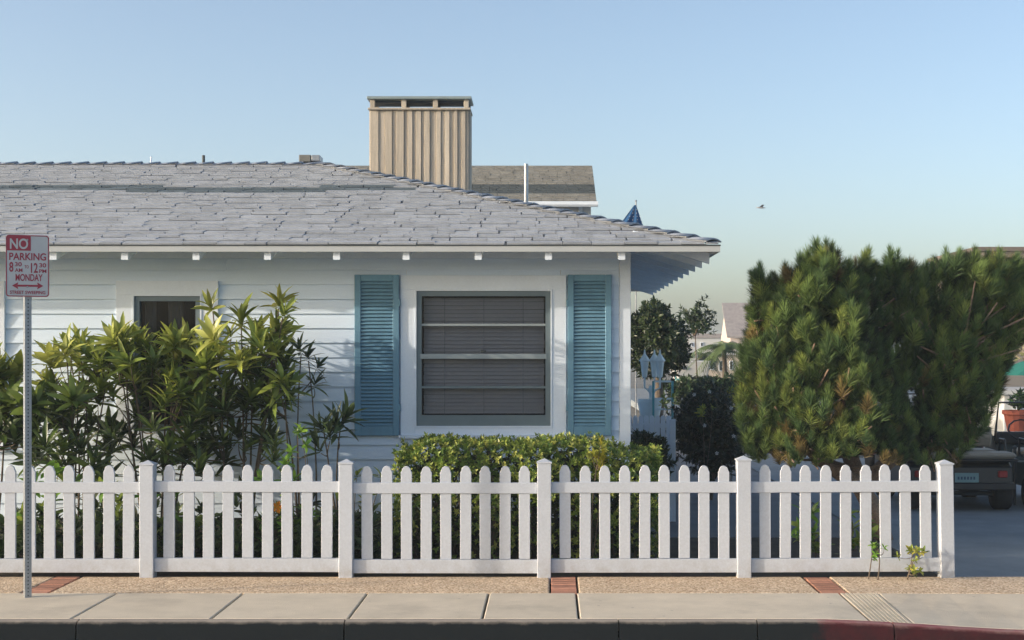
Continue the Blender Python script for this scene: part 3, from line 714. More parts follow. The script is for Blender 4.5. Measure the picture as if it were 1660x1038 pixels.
# ------------------------------------------------------------------ shrubs by the wall: whorls of long leaves on bare stems
LT = [leaf_template(.20 + .05 * i, .12 + .16 * i, .2 - .04 * i, 4, .2) for i in range(3)]
def leafmesh_set(tints):
    out = []
    for i, t in enumerate(tints):
        v, f, wt = LT[i % 3]; tn = np.array(t)[None] * (1 + .35 * wt[:, None]); out.append(fast_mesh('leaf', v, f, tn, 'leaf', True))
    return out
GREENS = [(.05, .08, .025), (.08, .122, .028), (.13, .18, .035), (.195, .245, .045), (.25, .29, .055), (.31, .33, .08)]
def shrub(name, label, whorls, basepx, dbase, leafn, L, nobj_max, tints=GREENS, cat='shrub', group=None, bark='stem_bark', e=(14, 78), r0=.012, wsc=1.):
    bx = X(basepx, dbase); th = thing(name, (bx, dbase, 0), label, cat, group)
    meshes = leafmesh_set(tints); allm = []; st = MB()
    roots = [Vector((bx + rnd.uniform(-.12, .12), dbase + rnd.uniform(-.08, .08), -.02)) for _ in range(max(2, len(whorls) // 8))]
    mains = []
    for k, (px, py, d, ax) in enumerate(sorted(whorls, key=lambda q: q[1])):
        P = W(px, py, d)
        if len(mains) < max(2, len(whorls) // 7):
            rt = min(roots, key=lambda q: abs(q.x - P.x) + rnd.random() * .15); mid = rt.lerp(P, .5) + Vector((rnd.uniform(-.08, .08), rnd.uniform(-.05, .05), rnd.uniform(.0, .12))); rr_ = r0
            q = [rt.lerp(mid, t).lerp(mid.lerp(P, t), t) for t in (0, .2, .4, .6, .8, 1)]; mains.append(q)
        else:
            low = [v for m_ in mains for v in m_[1:5] if v.z < P.z + .02] or [m_[0] for m_ in mains]; rt = min(low, key=lambda q: (q - P).length + rnd.random() * .1); rr_ = r0 * .6
            mid = rt.lerp(P, .55) + Vector((rnd.uniform(-.04, .04), rnd.uniform(-.04, .04), -.03)); q = [rt.lerp(mid, t).lerp(mid.lerp(P, t), t) for t in (0, .2, .4, .6, .8, 1)]
        st.tube(q, [rr_, rr_ * .85, rr_ * .75, rr_ * .6, rr_ * .5, rr_ * .45], 5)
        for M in whorl(P, ax, leafn + rnd.randint(-2, 2), L * rnd.uniform(.8, 1.15), e[0], e[1], wscale=wsc): allm.append((M, k))
    part('stem', st, bark, th, smooth=True)
    allm.sort(key=lambda q: q[0][1, 3]); wt_t = {}
    front = allm[:nobj_max]; restm = allm[nobj_max:]
    def ti(k, zz):
        n_ = len(tints)      # young growth at the top of the plant is lighter
        if k not in wt_t: wt_t[k] = min(n_ - 1, max(0, int(rnd.gauss((1 - k / max(1, len(whorls) - 1)) * (n_ - 1) * .95 - .2, .9))))
        return min(n_ - 1, max(0, wt_t[k] + rnd.choice([-1, 0, 0, 0, 1])))
    for M, k in front:
        o = bpy.data.objects.new('leaf', meshes[ti(k, 0)]); link(o, th, Matrix(M.tolist()))
    if restm:
        v, f, wt = LT[1]
        me = scatter('foliage', v, f, [m for m, _ in restm], [np.array(tints[ti(k, 0)]) * rnd.uniform(.8, 1.25) for _, k in restm], 'leaf', wt, np.array([1.35, 1.3, 1.2]), True)
        tag(place('foliage', me, th), kind='stuff')
    return th
def ax(dx=0, dy=-.25, dz=1.): return (dx + rnd.gauss(0, .3), dy + rnd.gauss(0, .3), dz + rnd.gauss(0, .12))
def region(x0, x1, top, bot, n, d0=11.55, d1=12.4):
    """whorls under an outline: top(x) pixel row of the crown's upper edge"""
    out = []; 
    for i in range(n):
        x = rnd.uniform(x0, x1); t = rnd.random() ** 1.2; yt = top(x) + 26; out.append((x, yt + (bot - yt) * t, rnd.uniform(d0, d1), ax((x - (x0 + x1) / 2) / 160, -.25, 1. - .35 * t)))
    return out
def lin(pts): return lambda x: float(np.interp(x, [p[0] for p in pts], [p[1] for p in pts]))
topB = lin([(60, 600), (75, 560), (110, 545), (140, 540), (170, 530), (200, 520), (235, 536), (265, 526), (290, 516), (320, 545), (350, 520), (380, 505), (410, 500), (440, 490), (462, 485), (475, 545)])
shrub('leafy_shrub', 'low green shrub at the photo edge, leaning behind the parking sign post', region(-30, 58, lin([(-40, 585), (20, 585), (60, 605)]), 730, 34, 11.6, 12.1) + [(25, 720, 11.6, ax()), (-10, 735, 11.7, ax())], 10, 11.9, 12, .21, 180, wsc=1.2)
shrub('leafy_shrub', 'broad leaved shrub just right of the sign post, with brown bare stems', region(62, 185, topB, 775, 48) + [(75, 735, 11.4, ax()), (100, 740, 11.5, ax())], 120, 12.0, 14, .20, 290, wsc=.88)
shrub('leafy_shrub', 'dense tall shrub covering the lower part of the small window', region(180, 330, topB, 775, 76), 250, 12.05, 14, .195, 290, wsc=.88)
shrub('leafy_shrub', 'tallest sunlit shrub with yellowish tips, right of the small window', region(325, 462, topB, 755, 68) + [(452, 500, 11.9, ax(.1)), (458, 515, 11.8, ax(.1)), (345, 505, 11.9, ax()), (430, 720, 11.9, ax()), (360, 725, 11.8, ax()), (395, 735, 11.8, ax())], 385, 12.05, 14, .195, 290, wsc=.88)
shrub('whorled_plant', 'single drooping rosette plant between the tall shrub and the twin-stemmed one', [(452, 625, 11.7, ax()), (448, 655, 11.7, ax(-.2)), (462, 640, 11.75, ax(.4)), (440, 665, 11.8, ax(-.3))], 462, 11.95, 15, .2, 100, tints=GREENS[1:5], cat='plant', e=(15, 130))
shrub('slender_plant', 'tall thin plant with two bare stems against the shaded wall', [(500, 585, 12.2, ax(0, -.1)), (512, 600, 12.2, ax(.3, -.1)), (488, 575, 12.2, ax(-.2, -.1)), (509, 630, 12.2, ax(.4, -.1))], 492, 12.2, 11, .15, 60, tints=[(.04, .07, .03), (.05, .08, .03), (.03, .055, .025)], cat='plant', e=(20, 110), r0=.011)
shrub('spiky_plant', 'dark spiky rosette plant left of the blue shutter, above the fence', [(525, 700, 11.8, ax(-.2)), (545, 705, 11.8, ax(.4)), (535, 715, 11.7, ax()), (552, 690, 11.85, ax(.5)), (520, 735, 11.8, ax(-.3))], 530, 11.9, 13, .22, 70, tints=[(.04, .065, .03), (.05, .08, .03), (.03, .055, .03)], cat='plant', e=(5, 80), wsc=.8)
BR = [(.13, .26, .03), (.10, .21, .03), (.17, .30, .04), (.07, .15, .03)]
def small(name, label, spots, basepx, d, n, L, tints, mx=90, cat='plant', e=(25, 100), wsc=1.6):
    return shrub(name, label, spots, basepx, d, n, L, mx, tints=tints, cat=cat, e=e, r0=.006, wsc=wsc)
small('bright_green_plant', 'bright lime green bushy plant poking up behind the fence', [(rnd.uniform(462, 502), rnd.uniform(700, 905), rnd.uniform(11.3, 11.6), ax()) for _ in range(22)], 480, 11.5, 9, .085, BR, 190)
hib = small('flowering_plant', 'green plant with one orange bloom seen between the pickets', [(rnd.uniform(418, 470), rnd.uniform(775, 915), rnd.uniform(11.2, 11.5), ax()) for _ in range(16)], 445, 11.4, 8, .08, BR + [(.05, .1, .03)], 120)
fl = MB(); fp = W(450, 822, 11.12)
for i in range(5):
    a = R(72 * i); c2 = Vector((math.cos(a), 0, math.sin(a))); t = Vector((-math.sin(a), 0, math.cos(a)))
    fl.add([fp, fp + c2 * .03 + t * .018 + Vector((0, -.02, 0)), fp + c2 * .055 + Vector((0, -.01, 0)), fp + c2 * .03 - t * .018 + Vector((0, -.02, 0))], [(0, 1, 2, 3)])
part('blossom', fl, 'petal_orange', hib)
small('garden_plant', 'small green plant low behind the fence, below the small window', [(rnd.uniform(190, 330), rnd.uniform(800, 905), rnd.uniform(11.2, 11.6), ax()) for _ in range(16)], 260, 11.4, 8, .11, GREENS[:4] + BR[:2], 120)
small('garden_plant', 'low leafy plant behind the fence beside the sign post', [(rnd.uniform(20, 190), rnd.uniform(765, 905), rnd.uniform(11.2, 11.6), ax()) for _ in range(24)], 100, 11.4, 8, .12, GREENS[:4] + BR[:2], 150)
small('garden_plant', 'leafy green plant behind the fence, left of the clipped hedge', [(rnd.uniform(500, 620), rnd.uniform(775, 905), rnd.uniform(11.3, 11.7), ax()) for _ in range(14)], 560, 11.5, 8, .085, GREENS[1:4] + BR[:1], 120)

gv, gf, gw = leaf_template(.34, .2, .15, 3, .25)
ms, tn = [], []
for i in range(620):
    p = (rnd.uniform(-5.2, -1.25), rnd.uniform(11.0, 12.3), abs(rnd.gauss(0, .17)) + .03); c0 = np.array(rnd.choice([(.03, .05, .02), (.045, .075, .025), (.07, .11, .03)])) * rnd.uniform(.7, 1.2)
    for M in whorl(p, ax(0, -.3, 1), 7, rnd.uniform(.08, .14), 20, 90): ms.append(M); tn.append(c0 * rnd.uniform(.8, 1.2))
tag(place('ground_cover', scatter('ground_cover', gv, gf, ms, tn, 'leaf_small', gw, np.array([1.3, 1.3, 1.1]), True)), 'dark leafy ground cover filling the bed behind the left fence panels', 'ground cover', kind='stuff')

# ------------------------------------------------------------------ clipped hedge under the window
hedge = thing('clipped_hedge', (-.2, 11.9, 0), 'clipped small-leaved green hedge below the wide window', 'hedge')
lv, lf, lw = leaf_template(.42, .1, .15, 2, .3)
hx0, hx1, hy0, hy1 = -1.24, .90, 11.42, 12.35
ms, tn = [], []
def htop(x): return .935 + .012 * math.sin(x * 5) + .008 * math.sin(x * 13 + 1) - .07 * sstep(.35, .6, x) - .10 * sstep(-1.0, -1.28, x)
n = 0
while n < 2700:
    x, y = rnd.uniform(hx0, hx1), rnd.uniform(hy0, hy1); t = htop(x)
    face = rnd.random()
    if face < .36: p = (x, y, t + rnd.gauss(0, .022)); a_ = (rnd.gauss(0, .3), rnd.gauss(0, .3), 1)
    elif face < .86:
        z = t * rnd.random() ** .75; p = (x, hy0 + .05 * math.sin(x * 9 + z * 7) + abs(rnd.gauss(0, .05)), z); a_ = (rnd.gauss(0, .4), -1, rnd.gauss(.5, .3))
        if z < .5 and rnd.random() < .35: continue
    elif face < .93: p = (hx0 + abs(rnd.gauss(0, .05)), y, t * rnd.random()); a_ = (-1, rnd.gauss(0, .4), .5)
    else: p = (hx1 - abs(rnd.gauss(0, .05)), y, t * rnd.random()); a_ = (1, rnd.gauss(0, .4), .5)
    if p[1] > Y_WALL - .1 and p[0] < HX1: continue
    col = np.array(rnd.choice([(.16, .22, .045), (.22, .27, .06), (.11, .17, .035), (.07, .12, .03), (.29, .31, .08)])) * rnd.uniform(.8, 1.2)
    for M in whorl(p, a_, rnd.randint(6, 9), rnd.uniform(.03, .047), 20, 85): ms.append(M); tn.append(col * rnd.uniform(.8, 1.2))
    n += 1
tag(place('foliage', scatter('foliage', lv, lf, ms, tn, 'leaf_small', lw, np.array([1.2, 1.2, 1.1]), True), hedge), kind='stuff')
st = MB()
for i in range(46):
    x, y = rnd.uniform(hx0 + .1, hx1 - .1), rnd.uniform(hy0 + .12, hy1 - .1); q = Vector((x, y, -.02)); e_ = Vector((x + rnd.uniform(-.2, .2), y + rnd.uniform(-.15, .1), htop(x) - .05))
    st.tube([q, q.lerp(e_, .5) + Vector((rnd.uniform(-.05, .05), 0, 0)), e_], [.010, .008, .004], 5)
part('stem', st, 'stem_bark', hedge)
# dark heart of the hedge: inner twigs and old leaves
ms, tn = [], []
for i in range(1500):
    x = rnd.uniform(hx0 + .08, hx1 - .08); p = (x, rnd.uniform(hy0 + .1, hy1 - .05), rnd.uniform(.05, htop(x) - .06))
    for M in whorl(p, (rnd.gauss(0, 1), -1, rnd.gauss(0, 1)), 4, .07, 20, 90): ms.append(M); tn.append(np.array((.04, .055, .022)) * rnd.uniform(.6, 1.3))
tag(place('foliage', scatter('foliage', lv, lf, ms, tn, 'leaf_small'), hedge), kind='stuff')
YL = [(.34, .30, .03), (.28, .27, .04), (.22, .24, .04)]
small('yellow_shoot', 'yellowish young shoot sticking out of the hedge top', [(rnd.uniform(945, 985), rnd.uniform(718, 770), rnd.uniform(11.3, 11.42), ax(0, -.2, 1.4)) for _ in range(13)], 962, 11.36, 9, .07, YL, 90, e=(5, 60), wsc=.9)

# ------------------------------------------------------------------ big pine at the end of the fence
PD = 13.35
pine = thing('pine_tree', (X(1415, PD), PD, 0), 'big wide bushy pine with upright needle tufts behind the fence end', 'tree')
ptop = lin([(1200, 610), (1208, 545), (1220, 500), (1230, 420), (1240, 425), (1250, 440), (1264, 425), (1285, 412), (1305, 405), (1322, 382), (1345, 382), (1362, 415), (1392, 408), (1405, 395), (1425, 412), (1446, 394), (1468, 408), (1500, 418), (1535, 395), (1555, 398), (1580, 394), (1605, 402), (1622, 397), (1650, 408), (1690, 420), (1735, 470), (1760, 520)])
pbot = lin([(1196, 690), (1225, 745), (1290, 750), (1400, 738), (1450, 752), (1540, 750), (1570, 730), (1600, 680), (1630, 605), (1655, 545), (1700, 525), (1750, 520)])
nd = 110; tv, tf, tw = [], [], []
rr = np.random.RandomState(3)
for i in range(nd):     # a pine shoot: long needles flaring up and out round a short stem
    h = rr.rand() ** .9; a = i * 2.39996; e_ = R(56 - 42 * h + rr.randn() * 6); L = (.50 + .16 * rr.rand()) * (1 - .12 * h)
    b0 = np.array([0, h * .55, 0.]); d = np.array([math.cos(a) * math.sin(e_), math.cos(e_), math.sin(a) * math.sin(e_)]); sd_ = unit(np.cross(d, rr.randn(3))) * .015
    k = len(tv); tv += [b0 - sd_, b0 + sd_, b0 + d * L]; tf.append((k, k + 1, k + 2)); tw += [0, 0, 1]
tv, tf, tw = np.array(tv), np.array(tf), np.array(tw, float)
ms, tn = [], []
def add_tuft(P, a_, L, col): ms.append(frame(np.array(P), np.array(a_, float), nrs.randn(3), L)); tn.append(col)
def front_depth(px, py):        # the left lobe bulges to the street, the right half lies back in its shade
    u = min(1, abs(px - 1440) / 285); dh = 1.1 * math.sqrt(max(.05, 1 - u ** 2.2))
    lump = .13 * math.sin(px * .055 + 1.5 * math.sin(py * .03)) * math.sin(py * .06 + px * .013)
    return PD - dh * (1 - .78 * sstep(1385, 1455, px - (py - 560) * .25)) + lump
shoots = []; tries = 0
while tries < 30000 and len(shoots) < 900:
    tries += 1; px = rnd.uniform(1203, 1745); t0, b0 = ptop(px) + 34, pbot(px) + 6
    if b0 - t0 < 6: continue
    py = t0 + (b0 - t0) * rnd.random()
    if any((px - a_) ** 2 + ((py - b_) * .85) ** 2 < 12.8 ** 2 for a_, b_ in shoots): continue
    shoots.append((px, py))
clusters = []
for px, py in shoots:
    d = front_depth(px, py) + rnd.gauss(0, .05); c = np.array(W(px, py, d)); side = (px - 1440) / 260; low = sstep(600, 740, py)
    br_ = rnd.random(); col = np.array((.055, .095, .042)) if br_ < .4 else np.array((.095, .145, .052)) if br_ < .8 else np.array((.145, .19, .06))
    if rnd.random() < .01 + .08 * low: col = np.array((.14, .11, .05))
    a_ = np.array((side * .35 + rnd.gauss(0, .22), -.28 + rnd.gauss(0, .18), 1.0)); L = rnd.uniform(.165, .235) * (1 - .15 * low)
    add_tuft(c, a_, L, col * rnd.uniform(.8, 1.2)); add_tuft(c + np.array((rnd.gauss(0, .02), .03, -.03)), a_ + np.array((rnd.gauss(0, .3), .2, 0)), L * .85, col * rnd.uniform(.6, .9))
    clusters.append((px, py, d))
n_in = 0
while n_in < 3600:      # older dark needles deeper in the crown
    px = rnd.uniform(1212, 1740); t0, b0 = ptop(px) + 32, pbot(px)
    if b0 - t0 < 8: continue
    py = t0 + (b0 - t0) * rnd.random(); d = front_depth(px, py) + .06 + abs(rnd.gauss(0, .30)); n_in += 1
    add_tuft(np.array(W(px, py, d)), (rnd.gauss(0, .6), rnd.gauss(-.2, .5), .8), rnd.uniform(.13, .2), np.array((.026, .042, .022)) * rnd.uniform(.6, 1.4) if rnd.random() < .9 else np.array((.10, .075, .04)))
for px in (1206, 1230, 1236, 1272, 1300, 1326, 1336, 1348, 1396, 1405, 1446, 1453, 1500, 1536, 1557, 1582, 1602, 1620, 1645, 1668):   # upright leaders standing out of the outline
    dd = PD + rnd.uniform(-.3, .2)
    for k in range(6): add_tuft(np.array(W(px + rnd.uniform(-3, 3) + (rnd.uniform(-7, 7) if k > 2 else 0), ptop(px) + 27 + k * 11, dd + rnd.uniform(-.04, .04))), (rnd.gauss(0, .10), rnd.gauss(-.1, .1), 1), .165, np.array((.055, .092, .04)) * rnd.uniform(.8, 1.25))
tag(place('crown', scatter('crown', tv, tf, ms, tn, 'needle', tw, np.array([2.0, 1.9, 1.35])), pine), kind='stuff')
tr = MB(); B0 = Vector((X(1425, PD), PD - .1, -.05)); T1 = W(1395, 790, PD - .15); T2 = W(1330, 745, PD - .3); T3 = W(1270, 690, PD - .3)
tr.tube([B0, B0.lerp(T1, .5) + Vector((.05, 0, 0)), T1, T2, T3, W(1240, 600, PD - .3)], [.11, .095, .085, .065, .04, .02], 10)
tr.tube([T1, W(1375, 730, PD), W(1362, 640, PD + .1), W(1340, 500, PD + .1), W(1335, 420, PD)], [.085, .075, .055, .035, .015], 9)
tr.tube([T1, W(1450, 740, PD + .1), W(1500, 640, PD + .1), W(1560, 520, PD), W(1600, 430, PD)], [.08, .07, .05, .035, .015], 9)
part('trunk', tr, 'pine_bark', pine, smooth=True)
br = MB(); anchors = [W(1375, 700, PD), W(1362, 640, PD + .1), W(1350, 560, PD + .1), W(1500, 640, PD + .1), W(1530, 580, PD), W(1330, 745, PD - .3), W(1270, 690, PD - .3), W(1340, 480, PD)]
for c in clusters[::4]:
    P = W(*c[:3]) - Vector((0, 0, .05)); a_ = min(anchors, key=lambda q: (q - P).length + rnd.random() * .3)
    br.tube([a_, a_.lerp(P, .5) + Vector((rnd.uniform(-.06, .06), rnd.uniform(-.06, .06), rnd.uniform(-.1, .02))), P], [.020, .013, .007], 5)
part('branch', br, 'pine_bark', pine, smooth=True)
for x0, x1, lab in ((1290, 1345, 'green plant at the pine foot, seen through the third to fifth pickets'), (1370, 1415, 'small green plant at the pine foot below its leaning trunk')):
    small('ground_plant', lab, [(rnd.uniform(x0, x1), rnd.uniform(830, 905), rnd.uniform(11.3, 11.9), ax()) for _ in range(14)], (x0 + x1) / 2, 11.6, 8, .09, GREENS[1:4] + BR[:2], 90)
small('fence_weed', 'bright green weed leaning against the fence pickets near its end', [(rnd.uniform(1408, 1438), rnd.uniform(880, 905), rnd.uniform(10.66, 10.74), ax(0, -.6, 1)) for _ in range(7)], 1420, 10.72, 7, .042, BR, 60)
small('fence_weed', 'yellow-green weed spilling over the bottom rail onto the strip', [(rnd.uniform(1450, 1502), rnd.uniform(890, 934), rnd.uniform(10.6, 10.72), ax(0, -.6, 1)) for _ in range(14)], 1475, 10.70, 7, .045, [(.22, .27, .04), (.30, .29, .05), (.14, .22, .03)], 70)

# ------------------------------------------------------------------ background right of the house
def leafball(name, label, cpx, cpy, d, rx, ry, rz, n, L, tints, cat='tree', trunk=None, group=None, shell=.6, up=.4):
    c = np.array(W(cpx, cpy, d)); th = thing(name, (c[0], d, 0), label, cat, group); ms, tn = [], []
    lobes = [(np.clip(nrs.randn(3), -1.5, 1.5) * np.array((rx, ry, rz)) * .45, .45 + .35 * nrs.rand()) for _ in range(14)]
    for i in range(n):
        o, s = lobes[nrs.randint(14)]; u = unit(nrs.randn(3)); r_ = (shell + (1 - shell) * nrs.rand()) * s
        q = o + u * r_ * np.array((rx, ry, rz)); p = c + q
        if p[2] < .05: continue
        col = np.array(tints[nrs.randint(len(tints))]) * (.7 + .6 * nrs.rand())
        for M in whorl(p, u + np.array((0, -.2, up)), 6, L * (.7 + .6 * nrs.rand()), 20, 95): ms.append(M); tn.append(col)
    tag(place('crown', scatter('crown', lv, lf, ms, tn, 'leaf_small', lw, np.array([1.2, 1.2, 1.1]), True), th), kind='stuff')
    t = MB(); bz = Vector((c[0], d, -.05)); tp = Vector(c)
    t.tube([bz, bz.lerp(tp, .5) + Vector((.05, 0, 0)), tp], [.09, .07, .03] if trunk is None else trunk, 8)
    for k in range(8):
        o, s = lobes[k]; t.tube([bz.lerp(tp, .86), tp.lerp(Vector(c + o), .6), Vector(c + o)], [.03, .02, .008], 5)
    part('trunk', t, 'stem_bark', th, smooth=True); return th
DG = [(.02, .04, .018), (.028, .05, .02), (.035, .06, .022)]
leafball('garden_tree', 'dark leafy tree directly behind the house corner, under the eave', 1064, 540, 23, .46, .6, .58, 2500, .085, DG + [(.06, .09, .03)])
leafball('airy_tree', 'thin airy tree with sparse leaves beside the dark tree, against the sky', 1126, 518, 30, .32, .4, .32, 170, .09, DG + [(.05, .08, .05)], trunk=[.02, .015, .008])
dk = leafball('dark_bush', 'big dark round bush with white specks between house corner and pine', 1148, 704, 16.6, .42, .5, .48, 2100, .075, [(.014, .026, .014), (.02, .035, .018), (.025, .042, .02)], 'bush', trunk=[.05, .04, .03])
fm = MB()
for px, py in ((1142, 690), (1185, 662), (1214, 713), (1217, 724), (1189, 707), (1125, 640), (1150, 635), (1162, 735)):
    p = W(px, py, 15.85)
    for i in range(5):
        a = R(72 * i); fm.add([p, p + Vector((.02 * math.cos(a), -.01, .02 * math.sin(a))), p + Vector((.022 * math.cos(a + .7), 0, .022 * math.sin(a + .7)))], [(0, 1, 2)])
part('blossom', fm, 'petal_white', dk)
leafball('low_bush', 'leafy bush in the dark at the house side, behind the hedge end', 1054, 738, 14.0, .19, .16, .17, 700, .06, DG, 'bush', trunk=[.03, .02, .01])
leafball('background_hedge', 'low dark green planting in front of the white buildings', 1152, 630, 28, .85, .5, .22, 1000, .10, DG + [(.05, .1, .04)], 'bush', trunk=[.03, .02, .01])
for px, py, d, lab in ((1183, 639, 17.2, 'yellow-green flower clump on the right shoulder of the dark bush'), (1082, 655, 15.9, 'yellow-green flower clump on the left flank of the dark bush'), (1135, 668, 15.9, 'yellow-green shoot in the middle of the dark bush')):
    small('flower_clump', lab, [(px + rnd.gauss(0, 7), py + rnd.gauss(0, 8), d + rnd.uniform(-.1, .1), ax(0, -.5, 1)) for _ in range(7)], px, d, 8, .06, [(.30, .27, .02), (.2, .22, .03), (.12, .17, .03)], 50, e=(20, 90), wsc=1.4)

# garden lamp post with three lanterns
LD = 18.6; lp = thing('lamp_post', (X(1056, LD), LD, 0), 'pale garden lamp post with three pointed lanterns beside the house corner', 'lamp post')
lx = X(1056, LD)
part('pole', MB().lathe([(.09, 0), (.09, .08), (.05, .12), (.035, .2), (.03, 1.18), (.05, 1.22), (.03, 1.28)], (lx, LD, 0), 12), 'pale_teal', lp, smooth=True)
arm = MB()
for px, y in ((1045, LD), (1062, LD + .12), (1069, LD - .08)):
    x = X(px, LD); zb = Z(612, LD)
    arm.tube([(lx, LD, 1.15), ((lx + x) / 2, (LD + y) / 2, 1.22), (x, y, 1.25), (x, y, zb + .01)], .013, 6)
    ln = part('lantern', MB().lathe([(.028, 0), (.034, .015), (.055, .20), (.062, .205), (.064, .215)], (x, y, zb), 6), 'pale_teal', lp)
    part('roof_cap', MB().lathe([(.074, 0), (.045, .045), (.015, .09), (.008, .14), (.001, .15)], (x, y, zb + .216), 6), 'pale_teal', ln)
part('arm', arm, 'pale_teal', lp, smooth=True)
part('planter', MB().lathe([(.05, .45), (.12, .75), (.16, .95), (.16, 1.0), (.02, 1.0)], (lx - .02, LD, .1), 12), 'pale_teal', lp, smooth=True)
tb = thing('garden_arbour', (X(1080, 18.4), 18.4, 0), 'small pale garden trellis stand next to the lamp post', 'trellis')
for px in (1059, 1090): part('upright', MB().box(X(px, 18.4) - .014, X(px, 18.4) + .014, 18.38, 18.41, 0, Z(618, 18.4)), 'teal_trim', tb)
for py in (620, 648, 665): part('crossbar', MB().box(X(1059, 18.4) + .015, X(1090, 18.4) - .015, 18.385, 18.405, Z(py, 18.4), Z(py - 3, 18.4)), 'pale_teal', tb)
FD = 14.4; f2 = thing('picket_fence', (X(1060, FD), FD, 0), 'short low white picket fence in the shade behind the house corner', 'fence')
for i, px in enumerate(range(1012, 1092, 9)):
    ph = Z(674, FD); part('picket', MB().prism([(X(px, FD) - .024, .1), (X(px, FD) + .024, .1), (X(px, FD) + .024, ph - .02), (X(px, FD) + .012, ph), (X(px, FD) - .012, ph), (X(px, FD) - .024, ph - .02)], 1, FD, FD + .02), 'white_paint', f2)
for py in (690, 730): part('rail', MB().box(X(1006, FD), X(1092, FD), FD + .021, FD + .05, Z(py + 4, FD), Z(py - 3, FD)), 'white_paint', f2)
for px in (1009, 1090): part('post', MB().box(X(px, FD) - .03, X(px, FD) + .03, FD - .04, FD + .02, 0, Z(680, FD)), 'white_paint', f2)

# flag on a pole behind the house
GD = 26.0; fg = thing('flag', (X(1029, GD), GD, 0), 'limp flag with white stars on blue, tip showing over the hip roof', 'flag')
part('pole', MB().tube([(X(1031, GD), GD, -.1), (X(1031, GD), GD, Z(327, GD))], .012, 8), 'galvanised', fg)
part('finial', MB().lathe([(.001, 0), (.018, .012), (.02, .025), (.001, .045)], (X(1031, GD), GD, Z(328, GD)), 8), 'galvanised', fg)
cl = MB(); zt = Z(333, GD); n = 12
def cloth(u, v):      # u across 0..1, v down in metres
    hwl = .03 + .95 * min(v, .6); x = X(1030, GD) + (u - .68) * hwl * 1.15; return (x, GD - .03 + .03 * math.sin(u * 14 + v * 3) * min(1, v * 3), zt - v)
def clothpart(v0, v1, m, name):
    mb = MB(); nv = 8
    for j in range(nv + 1):
        for i in range(n + 1): mb.v.append(cloth(i / n, v0 + (v1 - v0) * j / nv))
    for j in range(nv):
        for i in range(n): a = j * (n + 1) + i; mb.f.append((a, a + 1, a + n + 2, a + n + 1))
    return part(name, mb, m, fg, smooth=True)
clothpart(0, .42, 'flag_blue', 'star_field')
for k in range(6): clothpart(.42 + k * .09, .42 + (k + 1) * .09, 'flag_red' if k % 2 == 0 else 'petal_white', 'stripe')
for v in (.09, .15, .21, .27, .33, .39):
    for u in ((.35, .7) if v < .16 else (.2, .45, .7, .9)):
        c = Vector(cloth(u + (.1 if int(v * 100) % 2 else 0) * .8, v)) + Vector((0, -.025, 0)); s5 = MB(); pts = []
        for i in range(10): r_ = .009 if i % 2 == 0 else .0035; pts.append((c.x + r_ * math.sin(R(36 * i)), c.z + r_ * math.cos(R(36 * i))))
        part('star', s5.prism(pts, 1, c.y - .001, c.y + .001), 'petal_white', fg)

# neighbouring house behind: shingled roof, gutter, wall
ND = 30.0; nh = thing('neighbour_house', (-1.5, ND, 0), 'house behind with brownish shingle roof and white gutter above the ridge', 'house')
nx0, nx1 = -6.5, X(967, ND); nze = Z(325, ND); nyr = 33.2; nzr = Z(268, nyr); nxr = X(960, nyr)
part('wall', MB().box(nx0 + .3, X(958, ND + .4), ND + .4, 36, 0, nze - .02), 'stucco_white', nh)
nroof = part('roof', MB().hexa([(nx0, ND, nze - .06), (nx1, ND, nze - .06), (nxr, nyr, nzr - .06), (nx0, nyr, nzr - .06), (nx0, ND, nze - .02), (nx1, ND, nze - .02), (nxr, nyr, nzr - .02), (nx0, nyr, nzr - .02)]), 'roof_brown', nh)
part('rear_slope', MB().hexa([(nx0, nyr + .01, nzr - .06), (nxr, nyr + .01, nzr - .06), (nx1, 36.4, nze - .06), (nx0, 36.4, nze - .06), (nx0, nyr + .01, nzr - .02), (nxr, nyr + .01, nzr - .02), (nx1, 36.4, nze - .02), (nx0, 36.4, nze - .02)]), 'roof_brown', nh)
part('gable_wall', MB().prism([(ND + .4, nze - .1), (35.9, nze - .1), (nyr, nzr - .1)], 0, X(958, ND + .4) - .1, X(958, ND + .4)), 'stucco_white', nh)
a0, a1 = MB(), MB(); NR = 16
for r_ in range(NR):
    t0, t1 = r_ / NR, (r_ + 1.25) / NR; x = nx0
    xe = nx1 + (nxr - nx1) * t0
    while x < xe - .02:
        wd = min(rnd.uniform(.14, .34), xe - x); lift = rnd.uniform(.012, .03); y0, y1 = ND + (nyr - ND) * t0 - .01, ND + (nyr - ND) * min(1, t1); z0, z1 = nze + (nzr - nze) * t0, nze + (nzr - nze) * min(1, t1)
        m = a1 if 3 <= r_ <= 6 else a0
        m.hexa([(x, y0, z0 - .01), (x + wd - .008, y0, z0 - .01), (x + wd - .008, y1, z1 - .015), (x, y1, z1 - .015), (x, y0, z0 + lift), (x + wd - .008, y0, z0 + lift), (x + wd - .008, y1, z1 - .01), (x, y1, z1 - .01)]); x += wd
tag(part('shingle_courses', a0, 'shingle_far', nroof), kind='stuff'); tag(part('shingle_courses', a1, 'shingle_far_dark', nroof, ), kind='stuff')
part('gutter', MB().prism([(ND - .12, nze - .03), (ND - .12, nze - .10), (ND - .09, nze - .14), (ND - .02, nze - .14), (ND - .02, nze - .03)], 0, nx0, nx1 + .03), 'white_paint', nh)
part('corner_board', MB().box(X(938, ND + .38), X(944, ND + .38), ND + .36, ND + .4, 3, nze - .05), 'white_paint', nh)
part('window', MB().box(X(900, ND + .38), X(936, ND + .38), ND + .37, ND + .4, 3.6, nze - .3), 'alu_frame', nh)

